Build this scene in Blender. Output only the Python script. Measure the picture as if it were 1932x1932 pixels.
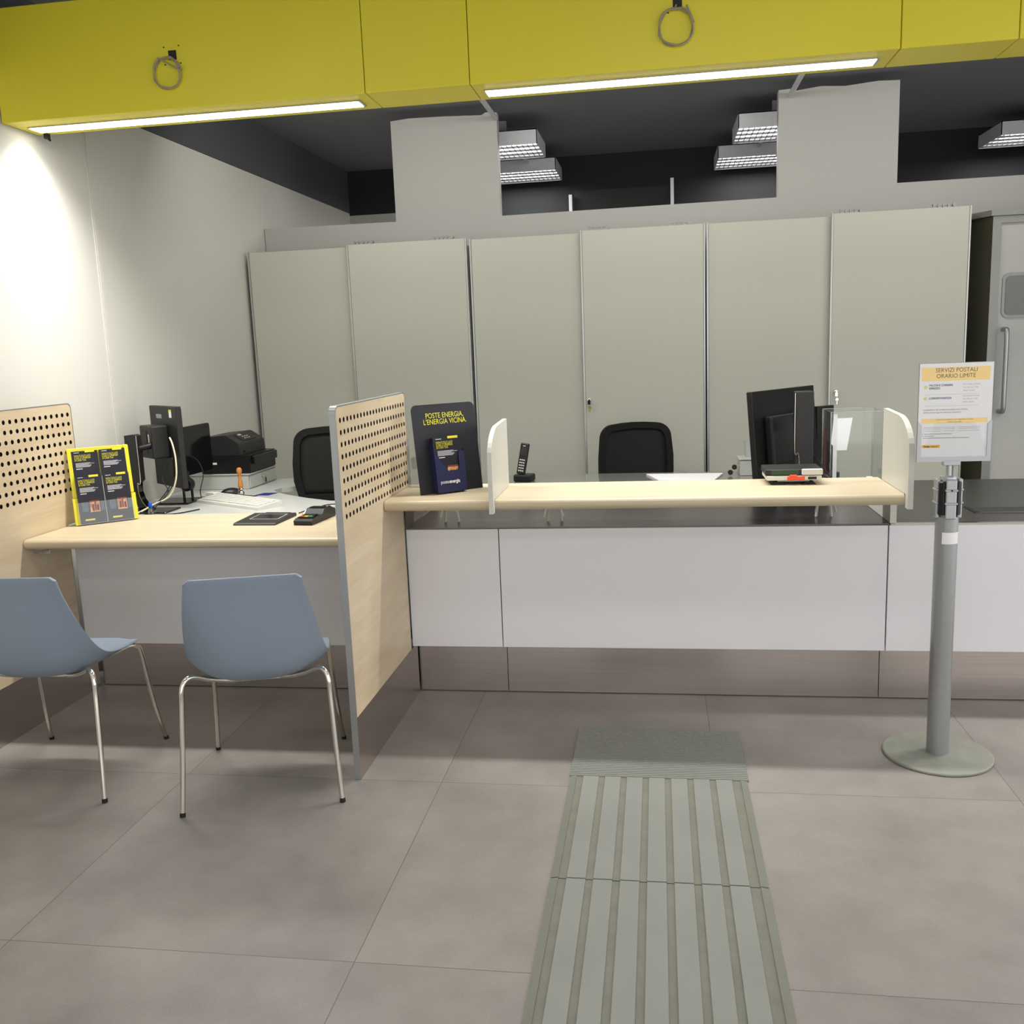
import bpy, bmesh, math, random
from mathutils import Vector, Matrix
random.seed(7)
for o in list(bpy.data.objects): bpy.data.objects.remove(o)
scene = bpy.context.scene
COL = scene.collection
PI = math.pi

# ------------------------------------------------------------------ camera
R0 = (0.98802044, 0.14928581, -0.03910695)     # image right
R1 = (-0.01209405, -0.17772802, -0.98400533)   # image down
R2 = (-0.15384843, 0.97269034, -0.17379345)    # view direction
cam_data = bpy.data.cameras.new('camera')
cam = bpy.data.objects.new('camera', cam_data); COL.objects.link(cam)
cm = Matrix(((R0[0], -R1[0], -R2[0], 0), (R0[1], -R1[1], -R2[1], 0), (R0[2], -R1[2], -R2[2], 1.5), (0, 0, 0, 1)))
cam.matrix_world = cm
cam_data.sensor_width = 36; cam_data.lens = 36 * 1782.016 / 1932
cam_data.clip_start = 0.05; cam_data.clip_end = 100
scene.camera = cam

# ------------------------------------------------------------------ world, exposure
scene.view_settings.view_transform = 'Standard'
scene.view_settings.look = 'None'
scene.view_settings.gamma = 1
scene.view_settings.use_curve_mapping = False
scene.view_settings.exposure = 0.4
w = bpy.data.worlds.new('world'); scene.world = w; w.use_nodes = True
w.node_tree.nodes['Background'].inputs[0].default_value = (1.0, 0.99, 0.98, 1)
w.node_tree.nodes['Background'].inputs[1].default_value = 1.33

def area(name, loc, rot, sx, sy, power, col=(1, 1, 1), spread=PI):
    l = bpy.data.lights.new(name, 'AREA'); l.shape = 'RECTANGLE'; l.size = sx; l.size_y = sy
    l.energy = power; l.color = col; l.spread = spread
    o = bpy.data.objects.new(name, l); COL.objects.link(o); o.location = loc; o.rotation_euler = rot
    return o
# the strips of the yellow soffit
LED_A = area('soffit_light', (-1.935, 4.015, 2.505), (0, 0, 0), 1.47, .085, 20.5, (1, .985, .95), 2.2)
LED_B = area('soffit_light', (0.085, 4.015, 2.505), (0, 0, 0), 1.50, .085, 20.5, (1, .985, .95), 2.2)
LED_C = area('soffit_light', (2.5, 4.015, 2.505), (0, 0, 0), 1.50, .085, 20.5, (1, .985, .95), 2.2)
# ceiling luminaires of the staff area
for x, y in ((-1.11, 7.12), (-1.11, 8.2), (.84, 7.12), (.84, 8.2), (2.8, 8.1), (2.8, 7.0)):
    area('staff_lamp_and_fill_light', (x, y, 2.86), (0, 0, 0), .56, .5, 7, (1, .99, .96))
for x, y in ((-1.6, 4.95), (.1, 4.95), (1.8, 4.95)):  # unseen fill lights without bodies, added and tilted to brighten cabinet tops and piers
    area('staff_lamp_and_fill_light', (x, y+.3, 2.93), (math.radians(58), 0, 0), 1.1, .2, 6.0, (1, .99, .93))
# unseen fill lights added over the customer hall, above and behind the camera
for x in (-2.0, 0.2, 2.4):
    for y in (2.2, 0.0, -2.2):
        area('hall_fill_light', (x, y, 3.0), (0, 0, 0), 1.1, .3, 6.5, (1, .97, .95))

# ------------------------------------------------------------------ helpers
def link(o, parent=None):
    COL.objects.link(o)
    if parent: o.parent = parent
    return o
def tag(o, label=None, cat=None, group=None, kind=None):
    if label: o['label'] = label
    if cat: o['category'] = cat
    if group: o['group'] = group
    if kind: o['kind'] = kind
    return o
def thing(name, label, cat, loc=(0, 0, 0), rz=0, group=None):
    o = bpy.data.objects.new(name, None); o.empty_display_size = .05
    COL.objects.link(o); o.location = loc; o.rotation_euler = (0, 0, rz)
    return tag(o, label, cat, group)

class MB:
    def __init__(s): s.b = bmesh.new(); s.sm = False
    def box(s, x0, x1, y0, y1, z0, z1, bev=0, seg=2, M=None):
        r = bmesh.ops.create_cube(s.b, size=1)
        vs = r['verts']
        bmesh.ops.scale(s.b, vec=(abs(x1-x0), abs(y1-y0), abs(z1-z0)), verts=vs)
        bmesh.ops.translate(s.b, vec=((x0+x1)/2, (y0+y1)/2, (z0+z1)/2), verts=vs)
        if bev:
            es = list({e for v in vs for e in v.link_edges})
            rr = bmesh.ops.bevel(s.b, geom=es, offset=bev, segments=seg, affect='EDGES', profile=.5)
            vs = list({v for f in rr['faces'] for v in f.verts} | {v for v in vs if v.is_valid})
        if M is not None: bmesh.ops.transform(s.b, matrix=M, verts=vs)
        return s
    def quad(s, *p):
        s.b.faces.new([s.b.verts.new(q) for q in p]); return s
    def prism(s, pts, axis, a, b, M=None):
        """polygon pts in the plane normal to axis, extruded from a to b"""
        def P(u, v, t):
            q = {'x': (t, u, v), 'y': (u, t, v), 'z': (u, v, t)}[axis]
            return (M @ Vector(q)) if M is not None else q
        A = [s.b.verts.new(P(u, v, a)) for u, v in pts]; B = [s.b.verts.new(P(u, v, b)) for u, v in pts]
        n = len(pts)
        s.b.faces.new(A); s.b.faces.new(B[::-1])
        for i in range(n):
            s.b.faces.new((A[i], B[i], B[(i+1) % n], A[(i+1) % n]))
        return s
    def tube(s, pts, r, n=12, closed=False, M=None, caps=True):
        pts = [Vector(p) for p in pts]; m = len(pts); rings = []; up = None
        for i, p in enumerate(pts):
            if closed: t = pts[(i+1) % m] - pts[i-1]
            else: t = pts[min(i+1, m-1)] - pts[max(i-1, 0)]
            t.normalize()
            if up is None:
                a = Vector((0, 0, 1)) if abs(t.z) < .9 else Vector((1, 0, 0))
                up = (a - a.dot(t)*t).normalized()
            else: up = (up - up.dot(t)*t).normalized()
            bi = t.cross(up); rr = r[i] if isinstance(r, (list, tuple)) else r
            ring = []
            for k in range(n):
                q = p + rr*(math.cos(2*PI*k/n)*up + math.sin(2*PI*k/n)*bi)
                ring.append(s.b.verts.new(M @ q if M is not None else q))
            rings.append(ring)
        R = m if closed else m-1
        for i in range(R):
            a, b = rings[i], rings[(i+1) % m]
            for k in range(n): s.b.faces.new((a[k], a[(k+1) % n], b[(k+1) % n], b[k]))
        if caps and not closed: s.b.faces.new(rings[0][::-1]); s.b.faces.new(rings[-1])
        s.sm = True
        return s
    def lathe(s, prof, c=(0, 0), n=32, M=None):
        """prof: (radius, z) from bottom to top"""
        rings = []
        for r, z in prof:
            ring = []
            for k in range(n):
                q = Vector((c[0]+max(r, 1e-5)*math.cos(2*PI*k/n), c[1]+max(r, 1e-5)*math.sin(2*PI*k/n), z))
                ring.append(s.b.verts.new(M @ q if M is not None else q))
            rings.append(ring)
        for a, b in zip(rings, rings[1:]):
            for k in range(n): s.b.faces.new((a[k], a[(k+1) % n], b[(k+1) % n], b[k]))
        s.b.faces.new(rings[0][::-1]); s.b.faces.new(rings[-1]); s.sm = True
        return s
    def build(s, name, mat, parent=None, loc=None, M=None, smooth=None, angle=35):
        bmesh.ops.recalc_face_normals(s.b, faces=s.b.faces)
        me = bpy.data.meshes.new(name); s.b.to_mesh(me); s.b.free()
        me.materials.append(mat)
        if smooth if smooth is not None else s.sm:
            me.set_sharp_from_angle(angle=math.radians(angle))
            me.shade_smooth() if False else None
            for p in me.polygons: p.use_smooth = True
        o = bpy.data.objects.new(name, me); link(o, parent)
        if loc: o.location = loc
        if M is not None: o.matrix_local = M
        return o
def struct(name, mb, mat, **k):
    return tag(mb.build(name, mat, **k), kind='structure')

def plane_M(origin, right, up):
    """matrix whose x is right, y is up, z is the outward normal"""
    r = Vector(right).normalized(); u = Vector(up).normalized(); n = r.cross(u)
    M = Matrix((r, u, n)).transposed().to_4x4(); M.translation = origin
    return M
def text(name, body, size, mat, parent, M, align='LEFT', bold=0, xs=1.0):
    cu = bpy.data.curves.new('t', 'FONT'); cu.body = body; cu.size = size; cu.align_x = align
    cu.offset = bold; cu.space_line = .92; cu.resolution_u = 3
    t = bpy.data.objects.new('t', cu)
    me = bpy.data.meshes.new_from_object(t)
    bpy.data.objects.remove(t); bpy.data.curves.remove(cu)
    me.name = name; me.materials.clear(); me.materials.append(mat)
    o = bpy.data.objects.new(name, me); link(o, parent)
    o.matrix_local = M @ Matrix.Diagonal((xs, 1, 1, 1))
    return o
def arc(cx, cy, r, a0, a1, n=6):
    return [(cx+r*math.cos(math.radians(a0+(a1-a0)*i/n)), cy+r*math.sin(math.radians(a0+(a1-a0)*i/n))) for i in range(n+1)]
def rrect(x0, x1, y0, y1, r, n=5):
    return arc(x1-r, y0+r, r, -90, 0, n)+arc(x1-r, y1-r, r, 0, 90, n)+arc(x0+r, y1-r, r, 90, 180, n)+arc(x0+r, y0+r, r, 180, 270, n)
def spline(P, n=8):
    P = [Vector(p) for p in P]; out = []
    for i in range(len(P)-1):
        p0 = P[max(i-1, 0)]; p1 = P[i]; p2 = P[i+1]; p3 = P[min(i+2, len(P)-1)]
        for k in range(n):
            t = k/n
            out.append(.5*((2*p1)+(p2-p0)*t+(2*p0-5*p1+4*p2-p3)*t*t+(-p0+3*p1-3*p2+p3)*t**3))
    out.append(P[-1]); return out

# ------------------------------------------------------------------ materials
def srgb(r, g, b):
    f = lambda c: (c/255/12.92) if c/255 <= .04045 else ((c/255+.055)/1.055)**2.4
    return (f(r), f(g), f(b), 1)
MATS = {}
def mat(name, col, rough=.5, metal=0, spec=.5, noise=None, bump=None, aniso=0, emit=None, trans=0, ior=1.45, alpha=1, coat=0, var=None):
    """noise=(scale xyz, amount) mottles colour; bump=(scale xyz, strength)"""
    m = bpy.data.materials.new(name); m.use_nodes = True; nt = m.node_tree; N = nt.nodes; L = nt.links
    p = N['Principled BSDF']
    p.inputs['Base Color'].default_value = col; p.inputs['Roughness'].default_value = rough
    p.inputs['Metallic'].default_value = metal; p.inputs['Specular IOR Level'].default_value = spec
    p.inputs['Transmission Weight'].default_value = trans; p.inputs['IOR'].default_value = ior
    p.inputs['Alpha'].default_value = alpha; p.inputs['Coat Weight'].default_value = coat
    tc = N.new('ShaderNodeTexCoord')
    def nz(sc, detail=4):
        mp = N.new('ShaderNodeMapping'); mp.inputs['Scale'].default_value = sc
        L.new(tc.outputs['Object'], mp.inputs['Vector'])
        n = N.new('ShaderNodeTexNoise'); n.inputs['Scale'].default_value = 1; n.inputs['Detail'].default_value = detail
        L.new(mp.outputs[0], n.inputs['Vector']); return n
    if noise:
        n = nz(noise[0]); a = noise[1]
        r = N.new('ShaderNodeValToRGB')
        r.color_ramp.elements[0].position = .3; r.color_ramp.elements[1].position = .7
        c = col[:3]; r.color_ramp.elements[0].color = (*[x*(1-a) for x in c], 1); r.color_ramp.elements[1].color = (*[min(1, x*(1+a)) for x in c], 1)
        if var: r.color_ramp.elements[0].color = (*var[:3], 1)
        L.new(n.outputs['Fac'], r.inputs[0]); L.new(r.outputs[0], p.inputs['Base Color'])
    if bump:
        n = nz(bump[0]); b = N.new('ShaderNodeBump'); b.inputs['Strength'].default_value = bump[1]; b.inputs['Distance'].default_value = .002
        L.new(n.outputs['Fac'], b.inputs['Height']); L.new(b.outputs[0], p.inputs['Normal'])
    if emit:
        p.inputs['Emission Color'].default_value = emit[0]; p.inputs['Emission Strength'].default_value = emit[1]
    MATS[name] = m
    return m
M_wall = mat('wall_paint', srgb(212, 210, 201), .75, bump=((14, 14, 14), .12), noise=((1.2, 1.2, 1.2), .02))
M_part = mat('partition_paint', srgb(184, 182, 178), .7, bump=((9, 9, 9), .05))
M_dark2 = mat('beam_paint', srgb(84, 86, 90), .8, bump=((30, 30, 30), .1))
M_dark = mat('ceiling_paint', srgb(124, 125, 130), .8, bump=((30, 30, 30), .1))
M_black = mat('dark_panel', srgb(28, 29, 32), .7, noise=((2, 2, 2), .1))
M_yellow = mat('yellow_lacquer', srgb(222, 210, 52), .42, noise=((3, 3, 3), .02))
M_cab = mat('cabinet_laminate', srgb(192, 193, 180), .42, noise=((60, 60, 60), .012))
M_cabedge = mat('cabinet_edge_profile', srgb(190, 192, 190), .3, metal=.6, noise=((5, 5, 40), .03))
M_dgrey = mat('dark_seam', srgb(30, 30, 30), .6, noise=((9, 9, 9), .1))
M_hole = mat('dark_core_and_hole_shade', srgb(14, 13, 12), .9, noise=((9, 9, 9), .1))  # dark screen core; on the hole walls it is painted-in shade
M_stone = mat('dark_stone_top', srgb(52, 51, 47), .3, spec=.35, noise=((120, 120, 120), .25))
M_white = mat('glossy_white_laminate', srgb(232, 232, 235), .12, noise=((2, 2, 2), .006))
M_whitem = mat('matt_white_laminate', srgb(205, 204, 195), .4, noise=((4, 4, 4), .01))
M_desk = mat('pale_grey_laminate', srgb(182, 183, 178), .3, noise=((90, 90, 90), .015))
M_dglos = mat('grey_glossy_top', srgb(120, 121, 117), .14, noise=((70, 70, 70), .05), coat=.3)
M_steel = mat('brushed_steel', srgb(116, 110, 110), .28, metal=1, noise=((3, 3, 300), .05), bump=((1.2, 1.2, 260), .10))
M_steelk = mat('brushed_steel_kick', srgb(205, 196, 192), .27, metal=1, noise=((1.5, 2, 220), .06), bump=((2, 2, 320), .10))
M_chrome = mat('chrome', srgb(225, 222, 212), .13, metal=1, noise=((30, 30, 30), .02))
M_alu = mat('satin_aluminium', srgb(176, 178, 180), .38, metal=.85, noise=((200, 200, 8), .03))
M_alud = mat('grey_powder_coat', srgb(158, 160, 160), .36, metal=.55, noise=((60, 60, 60), .03))
M_disc = mat('base_plate_paint', srgb(142, 144, 132), .4, noise=((18, 18, 18), .07))
M_blue = mat('blue_grey_plastic', srgb(132, 145, 160), .45, noise=((300, 300, 300), .02), bump=((500, 500, 500), .05))
M_rub = mat('black_rubber', srgb(22, 22, 22), .7, noise=((40, 40, 40), .1))
M_bplast = mat('black_plastic', srgb(17, 17, 17), .38, noise=((40, 40, 40), .06), bump=((700, 700, 700), .06))
M_bplast2 = mat('charcoal_plastic', srgb(34, 33, 33), .45, noise=((40, 40, 40), .05), bump=((700, 700, 700), .08))
M_gloss = mat('glossy_black', srgb(12, 12, 13), .12, noise=((10, 10, 10), .05))
M_mesh = mat('black_mesh_fabric', srgb(10, 10, 10), .85, noise=((400, 400, 400), .3), bump=((500, 500, 500), .3))
M_mesh2 = mat('mesh_fabric', srgb(24, 24, 22), .8, noise=((500, 500, 500), .3), bump=((500, 500, 500), .3))
M_wp = mat('white_plastic', srgb(212, 210, 202), .35, noise=((20, 20, 20), .01))
M_gp = mat('grey_plastic', srgb(170, 172, 168), .35, noise=((20, 20, 20), .02))
M_lgrey = mat('pale_grey_metal', srgb(180, 182, 175), .35, noise=((20, 20, 20), .01))
M_brack = mat('bracket_metal', srgb(205, 204, 196), .35, noise=((20, 20, 20), .02))
M_navy = mat('printed_black_card', srgb(27, 28, 36), .4, noise=((30, 30, 30), .06))
M_navy2 = mat('printed_navy_card', srgb(33, 38, 78), .35, noise=((30, 30, 30), .06))
M_navyl = mat('leaflet_navy', srgb(30, 31, 44), .4, noise=((40, 40, 40), .12), var=srgb(24, 24, 34))
M_ycard = mat('yellow_card', srgb(232, 222, 52), .4, noise=((30, 30, 30), .02))
M_ytxt = mat('yellow_print', srgb(232, 224, 60), .5, noise=((30, 30, 30), .01))
M_wtxt = mat('white_print', srgb(225, 225, 228), .5, noise=((30, 30, 30), .01))
M_orange = mat('orange_print', srgb(222, 160, 104), .5, noise=((70, 70, 70), .3), var=srgb(150, 90, 60))
M_rust = mat('rust_print', srgb(120, 62, 48), .5, noise=((30, 30, 30), .05))
M_teal = mat('slate_print', srgb(72, 92, 110), .5, noise=((30, 30, 30), .05))
M_paper = mat('paper', srgb(236, 236, 236), .6, noise=((30, 30, 30), .01))
M_sand = mat('sand_print', srgb(250, 218, 150), .6, noise=((30, 30, 30), .01))
M_amber = mat('amber_print', srgb(244, 184, 60), .6, noise=((30, 30, 30), .01))
M_ink = mat('grey_ink', srgb(92, 90, 92), .6, noise=((30, 30, 30), .01))
M_inkb = mat('blue_ink', srgb(58, 64, 110), .6, noise=((30, 30, 30), .01))
M_inkk = mat('black_ink', srgb(24, 24, 26), .6, noise=((30, 30, 30), .01))
M_inkl = mat('pale_ink', srgb(168, 168, 172), .6, noise=((30, 30, 30), .01))
M_dot = mat('lime_print', srgb(222, 214, 130), .6, noise=((30, 30, 30), .01))
M_cable = mat('grey_cable', srgb(150, 142, 118), .5, noise=((30, 30, 30), .03))
M_cream = mat('cream_cable', srgb(212, 206, 176), .5, noise=((30, 30, 30), .03))
M_woodh = mat('turned_beech', srgb(196, 128, 62), .35, noise=((60, 60, 12), .12))
M_red = mat('orange_red_plastic', srgb(240, 78, 44), .4, noise=((30, 30, 30), .02))
M_green = mat('green_panel', srgb(36, 66, 28), .3, noise=((30, 30, 30), .1))
M_bluep = mat('blue_plastic', srgb(30, 84, 196), .35, noise=((30, 30, 30), .02))
M_dblue = mat('dark_blue_card', srgb(28, 34, 120), .5, noise=((30, 30, 30), .02))
M_brass = mat('brass', srgb(150, 130, 60), .3, metal=1, noise=((30, 30, 30), .02))
M_rib = mat('tactile_rubber', srgb(134, 136, 129), .5, noise=((5, 5, 5), .05), bump=((300, 300, 300), .05))
M_ribd = mat('tactile_recess', srgb(118, 119, 106), .6, noise=((14, 14, 14), .10), bump=((200, 200, 200), .15))
M_ribe = mat('tactile_edge', srgb(118, 120, 108), .6, noise=((10, 10, 10), .05))
M_led = mat('lit_diffuser', (1, 1, 1, 1), .4, emit=((1, .99, .97, 1), 9), noise=((30, 30, 30), .0))
M_lamp = mat('lit_tube', (1, 1, 1, 1), .4, emit=((.97, 1, .98, 1), 5), noise=((30, 30, 30), .0))
M_louv = mat('louvre_mirror', srgb(205, 206, 210), .25, metal=.8, noise=((30, 30, 30), .02))
M_lumb = mat('luminaire_body', srgb(205, 205, 210), .5, noise=((30, 30, 30), .02))
M_frost = mat('frosted_pane', srgb(118, 118, 116), .35, noise=((30, 30, 30), .02))
M_door = mat('door_paint', srgb(182, 182, 178), .45, noise=((30, 30, 30), .015))
M_doorf = mat('door_frame_metal', srgb(140, 140, 136), .4, metal=.5, noise=((30, 30, 30), .02))
M_facet = mat('booth_steel', srgb(122, 120, 104), .3, metal=.85, noise=((3, 3, 30), .05))
def glassmat(name, col, rough=.02, w=.12):
    m = bpy.data.materials.new(name); m.use_nodes = True; nt = m.node_tree; N = nt.nodes; L = nt.links
    N.remove(N['Principled BSDF'])
    t = N.new('ShaderNodeBsdfTransparent'); t.inputs[0].default_value = col
    g = N.new('ShaderNodeBsdfGlossy'); g.inputs['Roughness'].default_value = rough
    lw = N.new('ShaderNodeLayerWeight'); lw.inputs['Blend'].default_value = .5
    pw = N.new('ShaderNodeMath'); pw.operation = 'POWER'; pw.inputs[1].default_value = 4; L.new(lw.outputs['Facing'], pw.inputs[0])
    fr = N.new('ShaderNodeMath'); fr.operation = 'MULTIPLY_ADD'; fr.inputs[1].default_value = .8; fr.inputs[2].default_value = .035; L.new(pw.outputs[0], fr.inputs[0])
    ad = N.new('ShaderNodeMath'); ad.operation = 'ADD'; ad.inputs[1].default_value = w; ad.use_clamp = True
    mx = N.new('ShaderNodeMixShader')
    n = N.new('ShaderNodeTexNoise'); n.inputs['Scale'].default_value = 3
    b = N.new('ShaderNodeBump'); b.inputs['Strength'].default_value = .02; L.new(n.outputs[0], b.inputs['Height']); L.new(b.outputs[0], g.inputs['Normal'])
    L.new(fr.outputs[0], ad.inputs[0]); L.new(ad.outputs[0], mx.inputs[0]); L.new(t.outputs[0], mx.inputs[1]); L.new(g.outputs[0], mx.inputs[2])
    L.new(mx.outputs[0], N['Material Output'].inputs[0])
    return m
M_acr = glassmat('clear_acrylic', (.985, .988, .985, 1), .03, -.01)
M_acre = glassmat('acrylic_edge', (.9, .9, .88, 1), .1, .25)
M_pock = glassmat('clear_pocket', (.97, .975, .98, 1), .03, .03)

def woodmat(name, c1, c2, axis=1):
    m = bpy.data.materials.new(name); m.use_nodes = True; nt = m.node_tree; N = nt.nodes; L = nt.links
    p = N['Principled BSDF']; p.inputs['Roughness'].default_value = .38
    tc = N.new('ShaderNodeTexCoord'); mp = N.new('ShaderNodeMapping')
    mp.inputs['Scale'].default_value = {0: (1.4, 16, 16), 1: (14, 2.2, 14), 2: (14, 14, 1.6)}[axis]
    L.new(tc.outputs['Object'], mp.inputs['Vector'])
    n = N.new('ShaderNodeTexNoise'); n.inputs['Scale'].default_value = 1; n.inputs['Detail'].default_value = 6; n.inputs['Distortion'].default_value = .8
    L.new(mp.outputs[0], n.inputs['Vector'])
    mp2 = N.new('ShaderNodeMapping'); mp2.inputs['Scale'].default_value = {0: (4, 90, 90), 1: (90, 5, 90), 2: (90, 90, 5)}[axis]
    L.new(tc.outputs['Object'], mp2.inputs['Vector'])
    n2 = N.new('ShaderNodeTexNoise'); n2.inputs['Scale'].default_value = 1; n2.inputs['Detail'].default_value = 3; L.new(mp2.outputs[0], n2.inputs['Vector'])
    ad = N.new('ShaderNodeMix'); ad.inputs['Factor'].default_value = .35
    L.new(n.outputs[0], ad.inputs['A']); L.new(n2.outputs[0], ad.inputs['B'])
    r = N.new('ShaderNodeValToRGB'); r.color_ramp.elements[0].position = .36; r.color_ramp.elements[1].position = .62
    r.color_ramp.elements[0].color = c1; r.color_ramp.elements[1].color = c2
    L.new(ad.outputs[0], r.inputs[0]); L.new(r.outputs[0], p.inputs['Base Color'])
    MATS[name] = m; return m
M_wood = woodmat('maple_screen', srgb(205, 184, 152), srgb(217, 199, 168), 1)
M_woodt = woodmat('maple_top', srgb(190, 175, 145), srgb(200, 186, 157), 0)

def floormat():
    m = bpy.data.materials.new('grey_floor_tile'); m.use_nodes = True; nt = m.node_tree; N = nt.nodes; L = nt.links
    p = N['Principled BSDF']; p.inputs['Roughness'].default_value = .42; p.inputs['Specular IOR Level'].default_value = .4
    tc = N.new('ShaderNodeTexCoord'); sp = N.new('ShaderNodeSeparateXYZ'); L.new(tc.outputs['Object'], sp.inputs[0])
    def grid(out, off, pitch):
        a = N.new('ShaderNodeMath'); a.operation = 'SUBTRACT'; a.inputs[1].default_value = off; L.new(out, a.inputs[0])
        d = N.new('ShaderNodeMath'); d.operation = 'DIVIDE'; d.inputs[1].default_value = pitch; L.new(a.outputs[0], d.inputs[0])
        f = N.new('ShaderNodeMath'); f.operation = 'FLOOR'; L.new(d.outputs[0], f.inputs[0])
        pp = N.new('ShaderNodeMath'); pp.operation = 'PINGPONG'; pp.inputs[1].default_value = .5; L.new(d.outputs[0], pp.inputs[0])
        lt = N.new('ShaderNodeMath'); lt.operation = 'LESS_THAN'; lt.inputs[1].default_value = .0012/pitch; L.new(pp.outputs[0], lt.inputs[0])
        return f, lt
    fx, lx = grid(sp.outputs[0], -.765, .949); fy, ly = grid(sp.outputs[1], 2.035, .985)
    mx = N.new('ShaderNodeMath'); mx.operation = 'MAXIMUM'; L.new(lx.outputs[0], mx.inputs[0]); L.new(ly.outputs[0], mx.inputs[1])
    cb = N.new('ShaderNodeCombineXYZ'); L.new(fx.outputs[0], cb.inputs[0]); L.new(fy.outputs[0], cb.inputs[1])
    wn = N.new('ShaderNodeTexWhiteNoise'); wn.noise_dimensions = '3D'; L.new(cb.outputs[0], wn.inputs['Vector'])
    n1 = N.new('ShaderNodeTexNoise'); n1.inputs['Scale'].default_value = 3.2; n1.inputs['Detail'].default_value = 6; n1.inputs['Roughness'].default_value = .6
    n2 = N.new('ShaderNodeTexNoise'); n2.inputs['Scale'].default_value = 190; n2.inputs['Detail'].default_value = 3
    of = N.new('ShaderNodeVectorMath'); of.operation = 'MULTIPLY_ADD'; of.inputs[1].default_value = (7, 7, 7)
    L.new(wn.outputs['Color'], of.inputs[0]); L.new(tc.outputs['Object'], of.inputs[2])
    L.new(of.outputs[0], n1.inputs['Vector']); L.new(tc.outputs['Object'], n2.inputs['Vector'])
    a = N.new('ShaderNodeMath'); a.operation = 'MULTIPLY_ADD'; a.inputs[1].default_value = .35; L.new(n2.outputs[0], a.inputs[0]); L.new(n1.outputs[0], a.inputs[2])
    b = N.new('ShaderNodeMath'); b.operation = 'MULTIPLY_ADD'; b.inputs[1].default_value = .07; L.new(wn.outputs['Value'], b.inputs[0]); L.new(a.outputs[0], b.inputs[2])
    r = N.new('ShaderNodeValToRGB'); r.color_ramp.elements[0].position = .5; r.color_ramp.elements[1].position = .92
    r.color_ramp.elements[0].color = srgb(127, 122, 116); r.color_ramp.elements[1].color = srgb(150, 145, 139)
    L.new(b.outputs[0], r.inputs[0])
    mix = N.new('ShaderNodeMix'); mix.data_type = 'RGBA'; L.new(mx.outputs[0], mix.inputs['Factor']); L.new(r.outputs[0], mix.inputs['A']); mix.inputs['B'].default_value = srgb(96, 90, 84)
    L.new(mix.outputs['Result'], p.inputs['Base Color'])
    bm = N.new('ShaderNodeBump'); bm.inputs['Strength'].default_value = .15; bm.inputs['Distance'].default_value = .001
    L.new(n2.outputs[0], bm.inputs['Height']); L.new(bm.outputs[0], p.inputs['Normal'])
    return m
M_floor = floormat()
M_cheek = mat('brown_grey_panel', srgb(96, 84, 74), .35, noise=((6, 6, 6), .03))

# ================================================================== SETTING
XW, XR, YB, YF, ZC = -2.75, 4.2, 8.62, -4.0, 3.1
struct('floor', MB().box(XW-.2, XR, YF, YB+.2, -.1, 0), M_floor)
struct('ceiling', MB().box(XW-.2, XR, YF, YB+.2, ZC, ZC+.1), M_dark)
struct('wall_left', MB().box(XW-.15, XW, YF, YB, 0, 2.735), M_wall)
struct('trim_1', MB().box(XW-.15, XW+.004, 4.8, YB, 2.737, ZC-.002), M_dark2)
struct('trim_2', MB().box(XW-.15, XW-.002, YF, 4.8, 2.737, ZC-.002), M_dark2)
struct('trim_3', MB().box(XW+.0005, XW+.004, 4.484, 4.492, 0, 2.7).box(XW+.0005, XW+.006, 4.495, 4.53, 0, 2.7, M=None), M_wall)
struct('wall_back', MB().box(XW-.15, -1.75, YB, YB+.15, 0, 2.715), M_part)
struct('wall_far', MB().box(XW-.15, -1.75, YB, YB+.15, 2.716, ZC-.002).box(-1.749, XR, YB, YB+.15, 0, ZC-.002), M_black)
struct('wall_right', MB().box(XR, XR+.1, 4.2, YB+.15, 0, ZC), M_part)
# partition with two piers behind the cabinets
pm = MB()
zt = lambda x: 2.378 if x < 1.52 else 2.425
pts = [(XW+.005, 0), (XR-.01, 0), (XR-.01, 2.43), (1.53, 2.425), (1.53, 3.045), (1.40, 3.05), (1.2, 3.035), (1.05, 3.045), (.9, 3.03), (.885, 3.045), (.79, 3.04), (.79, 2.382), (-1.045, 2.372), (-1.045, 3.04), (-1.12, 3.045), (-1.15, 3.03), (-1.4, 3.04), (-1.65, 3.045), (-1.78, 3.035), (-1.78, 2.375), (XW+.005, 2.38)]
pm.prism(pts, 'y', 6.62, 6.70)
struct('wall_partition', pm, M_part)
for i, (x, zz) in enumerate(((-.725, 2.76), (.143, 2.845))):
    struct('trim_%d' % (4+i), MB().box(x-.014, x+.014, 8.5, 8.56, 2.2, zz), M_alu)
struct('trim_6', MB().box(-.70, .125, YB-.03, YB-.002, 2.2, 2.80), M_dgrey)

# booth with a grey metal door on the right behind the counter
t = struct('door_1', MB().box(2.03, 3.1, 6.20, 6.235, .02, 2.10), M_door)
fm = MB(); fm.box(1.98, 2.03, 6.185, 6.25, 0, 2.14).box(2.03, 3.12, 6.185, 6.25, 2.10, 2.14).box(3.1, 3.15, 6.185, 6.25, 0, 2.14)
fm.build('door_frame', M_doorf, t)
MB().prism(rrect(2.052, 2.5, 1.545, 1.81, .04), 'y', 6.192, 6.199).build('window_frame', M_doorf, t)
MB().prism(rrect(2.070, 2.482, 1.562, 1.792, .028), 'y', 6.188, 6.1915).build('window_pane', M_frost, t)
MB().tube(spline([(2.07, 6.198, 1.478), (2.07, 6.15, 1.478), (2.07, 6.13, 1.45), (2.07, 6.128, 1.25), (2.07, 6.13, 1.02), (2.07, 6.15, .985), (2.07, 6.198, .985)], 5), .014).build('door_handle', M_alu, t)
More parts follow.
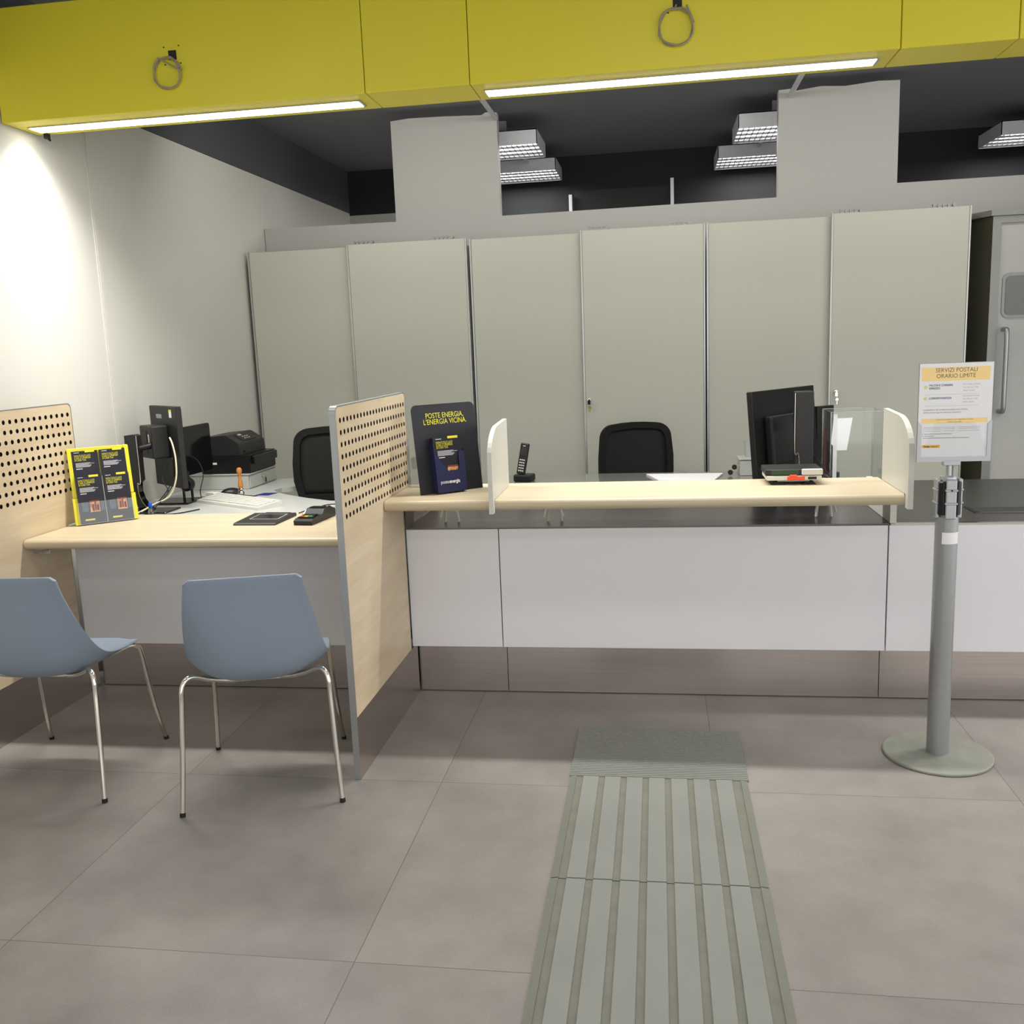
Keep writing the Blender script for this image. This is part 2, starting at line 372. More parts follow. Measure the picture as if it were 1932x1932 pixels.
struct('trim_7', MB().prism([(1.9795, 6.19), (1.9795, 6.25), (1.90, 6.60), (1.86, 6.60), (1.905, 6.40)], 'z', 0, 2.14), M_facet)
struct('trim_8', MB().prism([(1.965, 6.17), (3.17, 6.17), (3.17, 6.60), (1.85, 6.60), (1.85, 6.42)], 'z', 2.142, 2.175), M_doorf)

# ================================================================== SOFFIT
segs = [(-2.742, -1.1415, (-2.69, -1.19)), (-1.1385, -.7155, None), (-.7125, .8935, (-.675, .845)), (.8965, 1.2985, None), (1.3015, 2.9, (1.4, 2.86))]
labs = ['yellow soffit box against the left wall with a lit strip below', 'short plain yellow soffit box between the two lit ones',
        'long yellow soffit box with lit strip, above the middle counter', 'short plain yellow soffit box right of the long lit one',
        'yellow soffit box cut by the right edge of the photo']
for (x0, x1, led), lb in zip(segs, labs):
    s = thing('yellow_soffit_box', lb, 'soffit box', ((x0+x1)/2, 3.877, 2.513), group='yellow soffit boxes under the ceiling')
    W = (x1-x0)/2; cx = (x0+x1)/2
    b = MB(); b.box(-W, W, 0, .25, 0, .452, .0025, 1)
    b.build('casing', M_yellow, s)
    if led:
        MB().box(led[0]-cx, led[1]-cx, .092, .186, -.005, .001).build('lamp_frame', M_alu, s)
        MB().box(led[0]-cx+.006, led[1]-cx-.012, .098, .180, -.007, -.0051).build('light_strip', M_led, s)
def coil(cx, cz, r, hx, hz, lab, ends):
    c = thing('cable_coil', lab, 'cable', (hx, 3.877, hz), group='cable coils on the yellow soffit')
    P = [Vector(p)-Vector((hx, 3.877, hz)) for p in ends]
    m = MB()
    loop = []
    for k in range(0, 60):
        a = PI/2 - 2*PI*k/26
        rr = r*(1+.05*math.sin(k*.9))
        loop.append((cx-hx+rr*math.cos(a)*.96, -.012-.006*math.sin(k*.35), cz-hz+rr*math.sin(a)))
    m.tube(spline([P[0]]+loop[::2]+[P[1]], 4), .0035, 8)
    m.build('cable', M_cable, c)
    s = MB().box(-.017, .017, -.0016, -.0002, -.018, .018); s.build('wall_socket', M_dgrey, c)
    for dx, dz in ((-.035, .032), (.03, .034), (-.035, -.035), (.033, -.033)):
        MB().lathe([(.003, 0), (.003, .0015)], n=10, M=Matrix.Translation((dx, 0, dz)) @ Matrix.Rotation(PI/2, 4, 'X')).build('screw_hole', M_dgrey, c)
coil(-1.966, 2.650, .060, -1.941, 2.720, 'grey cable coil below a black socket, left part of the soffit',
     [(-1.945, 3.868, 2.712), (-1.998, 3.860, 2.710)])
coil(.085, 2.652, .066, .091, 2.742, 'grey cable coil hanging over the lit middle soffit box',
     [(.086, 3.868, 2.73), (.124, 3.858, 2.724)])
tag(MB().box(-2.70, -2.68, 4.095, 4.115, 2.492, 2.512).tube([(-2.69, 4.10, 2.50), (-2.685, 4.12, 2.486)], .005).build('cable_clip', M_rub), 'small black clip under the left end of the soffit', 'clip')

# conduits from the soffit to the luminaires
for x, lb in ((-1.05, 'grey ceiling conduit above the left pier'), (.86, 'grey ceiling conduit above the right pier')):
    tag(MB().tube([(x, 4.14, 3.0), (x, 6.6, 3.0)], .016).build('ceiling_conduit', M_lumb), lb, 'conduit', 'ceiling conduits')
for x in (-1.02, .80):
    tag(MB().tube([(x, 7.35, 2.95), (x, 8.0, 2.95)], .012).build('ceiling_conduit', M_lumb), 'grey conduit between the two lamps behind the %s pier' % ('left' if x < 0 else 'right'), 'conduit', 'ceiling conduits')

# louvre luminaires
def luminaire(x, y, lab):
    l = thing('louvre_ceiling_lamp', lab, 'ceiling lamp', (x, y, 2.88), group='louvre lamps of the staff area')
    w, d = .30, .26
    b = MB(); b.box(-w, w, -d, -d+.006, 0, .10).box(-w, w, d-.006, d, 0, .10).box(-w, -w+.006, -d, d, 0, .10).box(w-.006, w, -d, d, 0, .10).box(-w, w, -d, d, .094, .10)
    b.build('body', M_lumb, l)
    g = MB()
    for i in range(1, 4):
        yy = -d+i*2*d/4; g.prism([(yy-.012, .016), (yy+.012, .016), (yy, .002)], 'x', -w+.006, w-.006)
    for yy, sgn in ((-d+.006, 1), (d-.006, -1)): g.prism([(yy, .016), (yy+sgn*.014, .016), (yy, .002)], 'x', -w+.006, w-.006)
    for i in range(1, 16):
        xx = -w+i*2*w/16; g.box(xx-.0035, xx+.0035, -d+.006, d-.006, .004, .015)
    g.build('louvre', M_louv, l)
    tb = MB()
    for i in range(4):
        yy = -d+(i+.5)*2*d/4; tb.tube([(-w+.02, yy, .033), (w-.02, yy, .033)], .013, 10)
    tb.build('lamp_tube', M_lamp, l)
    MB().box(-.05, .05, -.02, .02, .1005, ZC-2.882).build('ceiling_mount', M_dark, l)
luminaire(-1.11, 7.16, 'nearer louvre lamp beside the left pier')
luminaire(-1.09, 8.22, 'farther louvre lamp beside the left pier')
luminaire(.86, 7.16, 'nearer louvre lamp half hidden by the right pier')
luminaire(.79, 8.22, 'farther louvre lamp half hidden by the right pier')
luminaire(2.82, 8.05, 'louvre lamp cut by the right edge of the photo')

# ================================================================== CABINETS
def cabinet(x0, xm, x1, z, lab, key=None):
    c = thing('sliding_door_cabinet', lab, 'cabinet', ((x0+x1)/2, 6.4, 0), group='tall grey cabinets along the partition')
    cx = (x0+x1)/2; Y = -6.4
    MB().box(x0-cx+.02, x1-cx-.004, 6.262+Y, 6.60+Y, 0, z-.04).build('body', M_cab, c)
    d1 = MB().box(x0-cx, xm-cx+.02, 6.232+Y, 6.254+Y, .05, z-.012, .002, 1).build('door', M_cab, c)
    d2 = MB().box(xm-cx, x1-cx-.012, 6.20+Y, 6.222+Y, .05, z, .002, 1).build('door', M_cab, c)
    MB().box(x0-cx-.012, x0-cx-.001, 6.228+Y, 6.256+Y, .05, z-.008).build('edge_profile', M_cabedge, d1)
    MB().box(xm-cx-.010, xm-cx-.0005, 6.196+Y, 6.224+Y, .05, z+.002).build('edge_profile', M_cabedge, d2)
    MB().box(x1-cx-.0115, x1-cx-.003, 6.196+Y, 6.224+Y, .05, z+.002).build('edge_profile', M_cabedge, d2)
    for hx in (xm+.10, x1-.16):
        h = MB(); h.box(hx-cx-.06, hx-cx+.06, 6.21+Y, 6.225+Y, z+.012, z+.020)
        for k in range(5): h.box(hx-cx-.06+k*.028, hx-cx-.052+k*.028, 6.205+Y, 6.225+Y, z-.002, z+.022)
        h.tube([(hx-cx+.062, 6.20+Y, z+.012), (hx-cx+.062, 6.23+Y, z+.012)], .012, 12)
        h.build('roller_hanger', M_alud, c)
    if key:
        kx, kz, km = key
        l = MB().lathe([(.013, 0), (.013, .006), (.010, .012)], n=20, M=Matrix.Translation((kx-cx, 6.199+Y, kz)) @ Matrix.Rotation(PI/2, 4, 'X')).build('lock', M_chrome, c)
        k = MB(); k.box(kx-cx-.004, kx-cx+.004, 6.17+Y, 6.186+Y, kz-.004, kz+.004)
        k.box(kx-cx-.009, kx-cx+.009, 6.168+Y, 6.174+Y, kz-.03, kz-.004, .001, 1)
        k.build('key', M_rub if km else M_chrome, l)
        q = MB(); q.tube([(kx-cx+.002, 6.168+Y, kz-.032), (kx-cx+.003, 6.168+Y, kz-.040)], .001, 6)
        q.lathe([(.0095, -.0012), (.0095, .0012)], n=16, M=Matrix.Translation((kx-cx+.004, 6.168+Y, kz-.048)) @ Matrix.Rotation(PI/2, 4, 'X'))
        q.box(kx-cx+.0015, kx-cx+.0065, 6.1668+Y, 6.1692+Y, kz-.078, kz-.054)
        q.build('key_ring', M_brass if km else M_chrome, l)
    return c
cabinet(-2.71, -2.005, -1.207, 2.192, 'leftmost tall grey cabinet, beside the left wall')
cabinet(-1.186, -.464, .306, 2.197, 'middle tall grey cabinet with black key, behind the office chair', (-.441, 1.13, True))
cabinet(.326, 1.070, 1.864, 2.211, 'rightmost tall grey cabinet with silver key, beside the metal door', (1.103, 1.135, False))

# ================================================================== PERFORATED SCREENS
def screen(x, name_lab, zn):
    """x: face towards the room's right; thin screen .022 thick"""
    s = thing('perforated_screen', name_lab, 'screen', (x, 3.02, 0), group='perforated maple screens beside the desk')
    Y0, Y1, YL = 0, .885, .765            # local y: front, back above the worktop, back below it
    zl, zt = .745, 1.323
    y0, z0, py, pz = .045, .9435, .0386, .0412
    ys, zs = y0-py/2, z0-pz/2
    ye, ze = ys+22*py, zs+9*pz
    def skin(xf, sgn):
        m = MB(); b = m.b
        def V(y, z, dx=0): return b.verts.new((xf+dx, y, z))
        n = 16; r = .0094
        dirs = [(math.cos(2*PI*k/n+PI/4), math.sin(2*PI*k/n+PI/4)) for k in range(n)]
        for i in range(22):
            for j in range(9):
                cy, cz = ys+(i+.5)*py, zs+(j+.5)*pz
                O = []
                for dy, dz in dirs:
                    k = 1/max(abs(dy), abs(dz)); O.append(V(cy+dy*k*py/2, cz+dz*k*pz/2))
                I = [V(cy+dy*r, cz+dz*r) for dy, dz in dirs]
                D = [V(cy+dy*r, cz+dz*r, -sgn*.0062) for dy, dz in dirs]
                for k in range(n):
                    q = (k+1) % n
                    b.faces.new((O[k], O[q], I[q], I[k])); fw = b.faces.new((I[k], I[q], D[q], D[k])); fw.material_index = 1  # hole walls coloured dark to stand for the shade inside
        def poly(p): b.faces.new([V(y, z) for y, z in p])
        rr = .024
        poly([(Y0, .229), (YL, .229), (YL, zl), (Y0, zl)])
        poly([(Y0, zl), (YL, zl), (YL, zs), (Y0, zs)]); poly([(YL, zn), (Y1, zn), (Y1, zs), (YL, zs)])
        poly([(Y0, zs), (ys, zs), (ys, ze), (Y0, ze)]); poly([(ye, zs), (Y1, zs), (Y1, ze), (ye, ze)])
        poly([(Y0, ze), (Y1, ze)]+arc(Y1-rr, zt-rr, rr, 0, 90)+arc(Y0+rr, zt-rr, rr, 90, 180))
        for f in b.faces: pass
        me = bpy.data.meshes.new('panel'); b.to_mesh(me); b.free(); me.materials.append(M_wood); me.materials.append(M_hole)
        o = bpy.data.objects.new('wood_panel', me); link(o, s); return o
    skin(0, 1); skin(-.022, -1)
    core = [(Y0+.003, .01), (YL-.003, .01), (YL-.003, zn-.003), (YL+.003, zn+.003), (Y1-.003, zn+.003), (Y1-.003, zt-.02), (Y1-.02, zt-.003), (Y0+.02, zt-.003), (Y0+.003, zt-.02)]
    MB().prism(core, 'x', -.0155, -.0065).build('dark_core', M_hole, s)
    e = MB(); rr = .024
    outer = [(Y0, 0)] + [(Y0, zt-rr)] + arc(Y0+rr, zt-rr, rr, 180, 90)[1:] + arc(Y1-rr, zt-rr, rr, 90, 0) + [(Y1, zn), (YL, zn), (YL, .0)]
    ctr = (.4, .7)
    for (a, c) in zip(outer, outer[1:]):
        def inn(p): return (p[0]+(.004 if p[0] < .4 else -.004)*(1 if abs(p[1]-zt) > .001 or True else 0), p[1]-(.004 if p[1] > 1.2 else 0))
        a2, c2 = inn(a), inn(c)
        e.prism([a, c, c2, a2], 'x', -.0225, .0005)
    e.build('edge_trim', M_alu, s)
    MB().box(-.0228, .0008, .001, .86, .0, .228).build('kick_plate', M_steelk, s)
    return s
screen(-1.059, 'perforated maple screen between the low desk and the raised counter', .90)
screen(-2.60, 'perforated maple screen at the left edge, behind the leaflet stand', .79)

# ================================================================== COUNTER
def unit(x0, x1, k0, k1, lab, top=.752):
    c = thing('counter_unit', lab, 'counter', ((x0+x1)/2, 3.8, 0), group='white fronted counter units')
    cx = (x0+x1)/2
    MB().box(x0-cx, x1-cx, 0, .018, .238, top-.002, .0012, 1).build('front_panel', M_white, c)
    MB().box(k0-cx, k1-cx, .10, .112, .004, .236).build('kick_plate', M_steelk, c)
    MB().box(x0-cx+.005, x1-cx-.005, .02, .095, .245, top-.004).box(k0-cx+.004, k1-cx-.004, .113, .24, 0.0, .235).build('carcass', M_dgrey, c)
    return c
unit(-2.592, -1.087, -2.592, -1.087, 'white counter front under the low maple desk', top=.742)
unit(-1.0575, -.664, -1.0575, -.6635, 'short white counter front beside the maple screen')
unit(-.660, .884, -.6605, .8865, 'long white counter front under the raised maple shelf')
unit(.889, 2.6, .8895, 2.6, 'white counter front behind the sign stand')

wt = thing('steel_worktop', 'brushed steel worktop between the counter front and staff desks', 'worktop', (0, 3.8, .758))
MB().box(-1.052, .888, -.002, .58, -.006, 0).build('steel_sheet', M_steel, wt)
MB().box(.892, 2.6, -.002, .016, -.008, .0).build('edge_strip', M_chrome, wt)
MB().box(.892, 2.6, .017, 1.12, -.008, -.001).build('dark_sheet', M_stone, wt)
MB().box(-1.0575, -1.0535, .0, .58, .001, .120).build('side_cheek', M_cheek, wt)
sl = MB().box(1.28, 2.0, .21, .33, -.0008, .0004); sl.build('cable_slot', M_dgrey, wt)
MB().box(1.262, 1.279, .20, .34, -.0008, .003).box(1.262, 2.0, .19, .209, -.0008, .003).build('slot_frame', M_steel, wt)

# raised maple shelf
def nosed(x0, x1, yf, yb, z0, z1):
    r = (z1-z0)/2; pts = [(yb, z0), (yb, z1)] + [(yf+r+r*math.cos(math.radians(a)), z0+r+r*math.sin(math.radians(a))) for a in range(90, 271, 15)]
    return MB().prism(pts, 'x', x0, x1)
sh = thing('raised_shelf', 'raised maple shelf with rounded front edge on the counter', 'shelf', (0, 3.5, .88))
nosed(-1.056, .868, 0, .43, 0, .042).build('board', M_woodt, sh, smooth=True, angle=30)
for bx, by in ((-.882, .42), (-.436, .41), (.666, .45)):
    m = MB()
    for sx in (-1, 1):
        m.tube([(bx+sx*.020, by, -.005), (bx+sx*.030, by, -.1205)], .0055, 8)
        m.tube([(bx+sx*.016, by-.045, -.005), (bx+sx*.040, by-.05, -.092)], .0055, 8)
    m.box(bx-.045, bx+.045, by-.06, by+.01, -.012, -.001)
    m.build('bracket', M_wp, sh)
MB().box(.890, .914, .30, .75, -.121, -.001).build('end_support', M_whitem, sh)

def divider(x0, x1, lab, yb):
    d = thing('shelf_divider', lab, 'divider', ((x0+x1)/2, 3.46, .88), group='white dividers standing on the raised shelf')
    pr = [(.0, -.008), (.0, .19)] + [(.19*(1-math.cos(math.radians(a))), .19+.125*math.sin(math.radians(a))) for a in range(8, 91, 9)] + [(yb, .322), (yb, .044), (.485, .044)]
    # the board of the shelf passes through below: keep the panel's toe only in front of the nosing
    pr = [(.0, -.006)] + pr[1:-2] + [(yb, .0435), (.034, .0435), (.034, -.006)]
    w = (x1-x0)/2
    MB().prism(pr, 'x', -w, w).build('panel', M_whitem, d)
    m = MB(); P = [p for p in pr[:13]]
    for a, c in zip(P, P[1:]):
        m.prism([(a[0]-.0012, a[1]), (c[0]-.0012, c[1]), (c[0]+.0002, c[1]+.0008), (a[0]+.0002, a[1]+.0002)], 'x', -w-.0005, w+.0005)
    m.build('edge_band', M_whitem, d)
divider(-.634, -.618, 'white curved divider on the shelf right of the navy poster', .40)
divider(.868, .886, 'white curved divider at the right end of the shelf', .40)

# low desk ledge
lg = thing('desk_ledge', 'low maple ledge of the sit-down desk', 'desk', (0, 3.47, .745))
nosed(-2.596, -1.083, 0, .58, 0, .04).build('board', M_woodt, lg, smooth=True, angle=30)
MB().box(-2.594, -2.52, .06, .063, -.03, -.001).box(-2.594, -2.52, .03, .06, -.004, -.001).tube([(-2.56, .05, -.02), (-2.53, .05, -.012)], .004).build('bracket', M_alu, lg)

# staff desks
sd = thing('staff_desk', 'pale grey L-shaped staff desk behind the maple ledge', 'desk', (0, 0, 0))
P = [(-2.745, 4.055), (-1.3, 4.055), (-1.3, 4.52), (-1.55, 4.62), (-1.72, 4.72), (-1.90, 4.83), (-2.02, 4.93), (-2.12, 5.02), (-2.19, 5.10), (-2.235, 5.15), (-2.14, 5.22), (-2.14, 5.25), (-2.22, 5.52), (-2.34, 5.56), (-2.745, 5.56)]
P = [(-2.745, 4.055), (-1.12, 4.055), (-1.12, 4.60), (-1.55, 4.62), (-1.70, 4.66), (-1.86, 4.76), (-2.0, 4.87), (-2.10, 4.96), (-2.17, 5.06), (-2.155, 5.14), (-2.09, 5.2), (-2.14, 5.46), (-2.20, 5.54), (-2.745, 5.54)]
MB().prism(P, 'z', .712, .74).build('desk_top', M_desk, sd)
MB().box(-2.7, -2.66, 4.3, 5.4, 0, .711).box(-1.2, -1.16, 4.12, 4.5, 0, .711).box(-2.655, -1.21, 4.11, 4.14, .25, .711).build('desk_frame', M_lgrey, sd)
gd = thing('staff_counter_desk', 'glossy grey staff desk behind the raised shelf', 'desk', (0, 0, 0))
MB().box(-1.05, -.752, 4.383, 5.38, .73, .756).box(-.749, .888, 4.383, 5.38, .73, .756).build('desk_top', M_dglos, gd)
MB().box(-1.04, -1.0, 4.4, 5.3, 0, .729).box(.84, .88, 4.4, 5.3, 0, .729).build('desk_frame', M_lgrey, gd)
# ================================================================== TACTILE PATH
def tactile(y0, y1, lab):
    t = thing('tactile_paving_tile', lab, 'tactile tile', (-.016, y0, 0), group='ribbed tactile paving tiles')
    W = .302; L = y1-y0
    MB().box(-W, W, .0012, L-.0012, 0, .0035).build('base_sheet', M_ribd, t)
    for s in (-1, 1): MB().prism([(s*W, .0036), (s*(W-.022), .0036), (s*(W-.022), .0068)], 'y', .0012, L-.0012).build('bevelled_edge', M_ribe, t)
    for k in range(7):
        x0 = -.2565+k*.0755
        MB().box(x0, x0+.0545, .0012, L-.0012, .0036, .0074, .0012, 2).build('raised_bar', M_rib, t)
tag(MB().box(-.322, .292, 3.094, 3.52, 0, .004).build('base', M_ribd), 'x')
o = bpy.data.objects['base']
rb = thing('ribbed_end_tile', 'finely ribbed grey-green tile at the counter end of the tactile path', 'tactile tile', (-.015, 3.094, 0))
o.parent = rb; o.location = (.015, -3.094, 0); o.name = 'base_sheet'; del o['label']
m = MB()
for k in range(31):
    y = .004+k*.0136; m.prism([(y, .004), (y+.0095, .004), (y+.0085, .0062), (y+.001, .0062)], 'x', -.306, .306)
m.build('fine_ribs', M_rib, rb)
tactile(2.448, 3.092, 'ribbed tactile tile next to the finely ribbed end tile')
tactile(1.802, 2.446, 'ribbed tactile tile at the bottom edge of the photo, second from the counter')
tactile(1.156, 1.80, 'ribbed tactile tile nearest the camera')

# ================================================================== BLUE CHAIRS
def make_chair(lab):
    c = thing('shell_chair', lab, 'chair', group='blue-grey shell chairs at the low desk')
    cen = [(-.270, .803), (-.262, .72), (-.256, .63), (-.247, .545), (-.226, .476), (-.185, .435), (-.13, .418), (-.05, .412), (.05, .415), (.14, .424), (.20, .432), (.240, .430)]
    edg = [(-.268, .803), (-.252, .735), (-.226, .668), (-.193, .606), (-.157, .550), (-.117, .508), (-.07, .483), (-.01, .470), (.07, .459), (.15, .448), (.20, .438), (.222, .430)]
    hw = [.185, .196, .207, .216, .224, .231, .236, .236, .232, .222, .206, .186]
    cs = spline([(0, y, z) for y, z in cen], 4); es = spline([(0, y, z) for y, z in edg], 4); n = len(cs)
    hs = [v.x for v in spline([(h, 0, 0) for h in hw], 4)]
    m = MB(); U = 24; G = []
    for i in range(n):
        row = []
        for k in range(U+1):
            u = -1+2*k/U; a = abs(u)**3.0
            q = cs[i]*(1-a)+es[i]*a
            q.x = hs[i]*math.sin(u*PI/2*.999) if False else hs[i]*u
            if i == 0 and abs(u) > .9: q.z -= .012*((abs(u)-.9)/.1)**2
            if i > n-8: q.y -= max(0, abs(u)-.55)**2*.20*((i-(n-8))/7)**2
            row.append(m.b.verts.new(q))
        G.append(row)
    for a, b in zip(G, G[1:]):
        for k in range(U): m.b.faces.new((a[k], a[k+1], b[k+1], b[k]))
    sh = m.build('seat_shell', M_blue, c, smooth=True, angle=80)
    so = sh.modifiers.new('t', 'SOLIDIFY'); so.thickness = .009; so.offset = 0
    bv = sh.modifiers.new('b', 'BEVEL'); bv.width = .003; bv.segments = 2; bv.limit_method = 'ANGLE'; bv.angle_limit = math.radians(50)
    for sx in (-1, 1):
        rear = spline([(sx*.060, -.075, .398), (sx*.105, -.09, .402), (sx*.160, -.130, .424), (sx*.203, -.165, .448), (sx*.228, -.188, .444), (sx*.240, -.200, .415), (sx*.243, -.206, .36), (sx*.252, -.232, .18), (sx*.262, -.262, .012)], 6)
        front = spline([(sx*.060, .075, .398), (sx*.11, .10, .402), (sx*.165, .14, .418), (sx*.192, .168, .424), (sx*.206, .185, .414), (sx*.214, .197, .385), (sx*.226, .23, .18), (sx*.240, .272, .012)], 6)
        for P in (rear, front):
            lg_ = MB().tube(P, .0088, 12).build('leg', M_chrome, c)
            f = P[-1]; d = (P[-1]-P[-2]).normalized()
            MB().tube([f-d*.002, f+Vector((d.x, d.y, -1)).normalized()*.0118], .0095, 12).build('rubber_foot', M_rub, lg_)
    u_ = MB().box(-.07, .07, -.085, .085, .392, .402, .003, 1)
    u_.build('under_frame', M_wp, c)
    return c
def copy_tree(o, parent=None):
    c = o.copy(); COL.objects.link(c)
    if parent: c.parent = parent
    for ch in list(o.children): copy_tree(ch, c)
    return c
ch1 = make_chair('blue-grey shell chair with chrome legs, in front of the desk next to the maple screen')
ch1.location = (-1.395, 3.035, 0); ch1.rotation_euler = (0, 0, math.radians(15.8))
ch0 = copy_tree(ch1); ch0.location = (-2.185, 3.03, 0); ch0.rotation_euler = (0, 0, math.radians(4.2))
ch0['label'] = 'blue-grey shell chair cut by the left edge of the photo'

# ================================================================== SIGN STAND
sg = thing('sign_stand', 'grey pole stand on a round base holding the yellow-headed opening notice', 'sign', (.972, 3.36, 0))
MB().lathe([(.176, 0), (.183, .002), (.183, .008), (.179, .011), (.04, .012)], n=64).build('base_plate', M_disc, sg)
MB().lathe([(.037, .012), (.037, .868)], n=40).build('pole', M_alud, sg)
hd = MB().lathe([(.030, .868), (.030, .985), (.027, 1.004), (.012, 1.008)], n=32).build('belt_head', M_alu, sg)
for k in range(4):
    R = Matrix.Rotation(k*PI/2, 4, 'Z')
    MB().box(-.0175, .0175, -.043, -.028, .862, .998, .004, 2, M=R).build('cassette', M_alu, hd)
    MB().box(-.0105, .0105, -.043, -.026, .875, .99, .003, 1, M=Matrix.Rotation(k*PI/2+PI/4, 4, 'Z')).build('belt_end', M_bplast, hd)
for z in (.912, .957):
    MB().lathe([(.0505, z), (.052, z+.001), (.052, z+.008), (.0505, z+.009)], n=32).build('collar_ring', M_alu, hd) if False else None
    r = MB()
    for k in range(4): r.box(-.0205, .0205, -.0455, -.030, z, z+.008, .002, 1, M=Matrix.Rotation(k*PI/2, 4, 'Z'))
    r.build('clamp_band', M_alu, hd)
MB().lathe([(.003, 0), (.003, .001)], n=12, M=Matrix.Translation((0, -.0457, .9615)) @ Matrix.Rotation(PI/2, 4, 'X')).build('screw', M_inkk, hd)
MB().lathe([(.0095, 1.005), (.0095, 1.048)], n=20).build('stem', M_alu, sg)
MB().tube([(.018, .012, 1.004), (.018, .012, 1.05)], .007, 14).build('rear_stem', M_alud, sg)
MB().box(-.022, .034, -.012, .012, 1.042, 1.060, .002, 1).build('holder_clamp', M_alu, sg)
MB().tube([(0, 0, 0), (0, 0, .040)], .0378, 40, M=Matrix.Translation((0, 0, .775))).build('x', M_paper, sg)
lb = bpy.data.objects['x']; lb.name = 'tmp'; bpy.data.objects.remove(lb)
m = MB(); n_ = 12
for k in range(n_):
    a0, a1 = [math.radians(-126+96*(j)/n_) for j in (k, k+1)]
    m.quad((.0376*math.cos(a0), .0376*math.sin(a0), .776), (.0376*math.cos(a1), .0376*math.sin(a1), .776), (.0376*math.cos(a1), .0376*math.sin(a1), .816), (.0376*math.cos(a0), .0376*math.sin(a0), .816))
tag(m.build('sticker', M_paper, sg, smooth=True), 'white paper sticker')
# notice board: x from -.108 to .127, z 1.055 to 1.386
sx0, sx1, sz0, sz1 = -.108, .127, 1.056, 1.386
MB().box(sx0, sx1, -.006, -.001, sz0, sz1, .001, 1).build('backing_board', M_alu, sg)
ntc = MB().box(sx0+.002, sx1-.002, -.0078, -.0062, sz0+.016, sz1-.002).build('notice_sheet', M_paper, sg)
fr = MB()
fr.prism([(sx0, sz0), (sx1, sz0), (sx1, sz0+.016), (sx0, sz0+.016)], 'y', -.0115, -.0079)
fr.prism([(sx0, sz0+.016), (sx0+.013, sz0+.016), (sx0+.013, sz0+.125), (sx0, sz0+.138)], 'y', -.0115, -.0079)
fr.prism([(sx1, sz0+.016), (sx1-.013, sz0+.016), (sx1-.013, sz0+.125), (sx1, sz0+.138)], 'y', -.0115, -.0079)
fr.build('front_frame', M_alu, sg)
# clear flexible pocket, bulging towards the room
m = MB(); NX, NZ = 14, 10
V = [[m.b.verts.new((sx0+.014+(sx1-sx0-.028)*i/NX, -.0085-.005*math.sin(PI*i/NX)*(j/NZ)-.0012*j/NZ, sz0+.017+.116*j/NZ)) for i in range(NX+1)] for j in range(NZ+1)]
for j in range(NZ):
    for i in range(NX): m.b.faces.new((V[j][i], V[j][i+1], V[j+1][i+1], V[j+1][i]))
m.build('clear_pocket', M_pock, sg, smooth=True)
nM = lambda x, z, e=0: plane_M((x, -.0080-e, z), (1, 0, 0), (0, 0, 1))
def flat(name, mat_, x0, x1, z0, z1, y, parent): return MB().quad((x0, y, z0), (x1, y, z0), (x1, y, z1), (x0, y, z1)).build(name, mat_, parent)
cx = (sx0+sx1)/2; T = sz1
flat('yellow_header', M_sand, sx0+.008, sx1-.012, T-.059, T-.014, -.0079, ntc)
text('lettering', 'SERVIZI POSTALI', .0195, M_ink, ntc, nM(cx, T-.0305), 'CENTER', 0, .92)
text('lettering', 'ORARIO LIMITE', .0195, M_ink, ntc, nM(cx-.001, T-.0495), 'CENTER', 0, .92)
for zc, s_, md in ((T-.079, .0056, M_dot), (T-.117, .0052, M_dot)):
    MB().prism([(sx0+.022+s_*math.cos(a*PI/10), zc+s_*math.sin(a*PI/10)) for a in range(20)], 'y', -.0082, -.0080).build('dot', md, ntc)
text('lettering', 'PACCHI E CORRIERE', .0092, M_inkb, ntc, nM(sx0+.033, T-.0765), bold=.0002, xs=.88)
text('lettering', 'ESPRESSO', .0092, M_inkb, ntc, nM(sx0+.033, T-.0865), bold=.0002, xs=.88)
text('lettering', 'CORRISPONDENZA', .0092, M_inkb, ntc, nM(sx0+.033, T-.1195), bold=.0002, xs=.88)
for k, (s1, zz) in enumerate((('Dal Lunedì a Venerdì', .074), ('Fino alle ore 17.00', .0845), ('Sabato escluso', .0945), ('Dal Lunedì a Venerdì', .1125), ('Fino alle ore 11.00', .1225), ('Sabato escluso', .1325))):
    text('lettering', s1, .0068, M_inkl, ntc, nM(sx0+.140, T-zz), xs=.9)
for zz in (.104, .142): flat('rule', M_inkl, sx0+.02, sx0+.19, T-zz-.0003, T-zz+.0003, -.0080, ntc)
text('lettering', "La spedizione del prodotto accettato oltre l'orario", .0076, M_ink, ntc, nM(sx0+.017, T-.157), xs=.9)
text('lettering', "limite avverrà il giorno lavorativo successivo", .0076, M_ink, ntc, nM(sx0+.017, T-.166), xs=.88)
flat('yellow_band', M_sand, sx0+.012, sx1-.014, T-.201, T-.184, -.0079, ntc)
text('lettering', 'I servizi di accettazione sono disponibili a richiesta', .0062, M_ink, ntc, nM(cx, T-.190), 'CENTER', xs=.95)
text('lettering', 'presso lo sportello', .0062, M_ink, ntc, nM(cx, T-.198), 'CENTER', xs=.95)
for k, zz in enumerate((.214, .219, .226)): 
    for a, b in ((.018, .075), (.083, .12), (.132, .2)): flat('small_print', M_inkl, sx0+a, sx0+b, T-zz-.0006, T-zz+.0006, -.0080, ntc)
for a in (.078, .127): flat('table_rule', M_inkl, sx0+a, sx0+a+.0006, T-.229, T-.209, -.0080, ntc)
for zz, b in ((.236, .11), (.243, .055)): 
    flat('bullet_line', M_ink, sx0+.022, sx0+b, T-zz-.0007, T-zz+.0007, -.0080, ntc); flat('bullet', M_inkk, sx0+.016, sx0+.0185, T-zz-.001, T-zz+.001, -.0080, ntc)
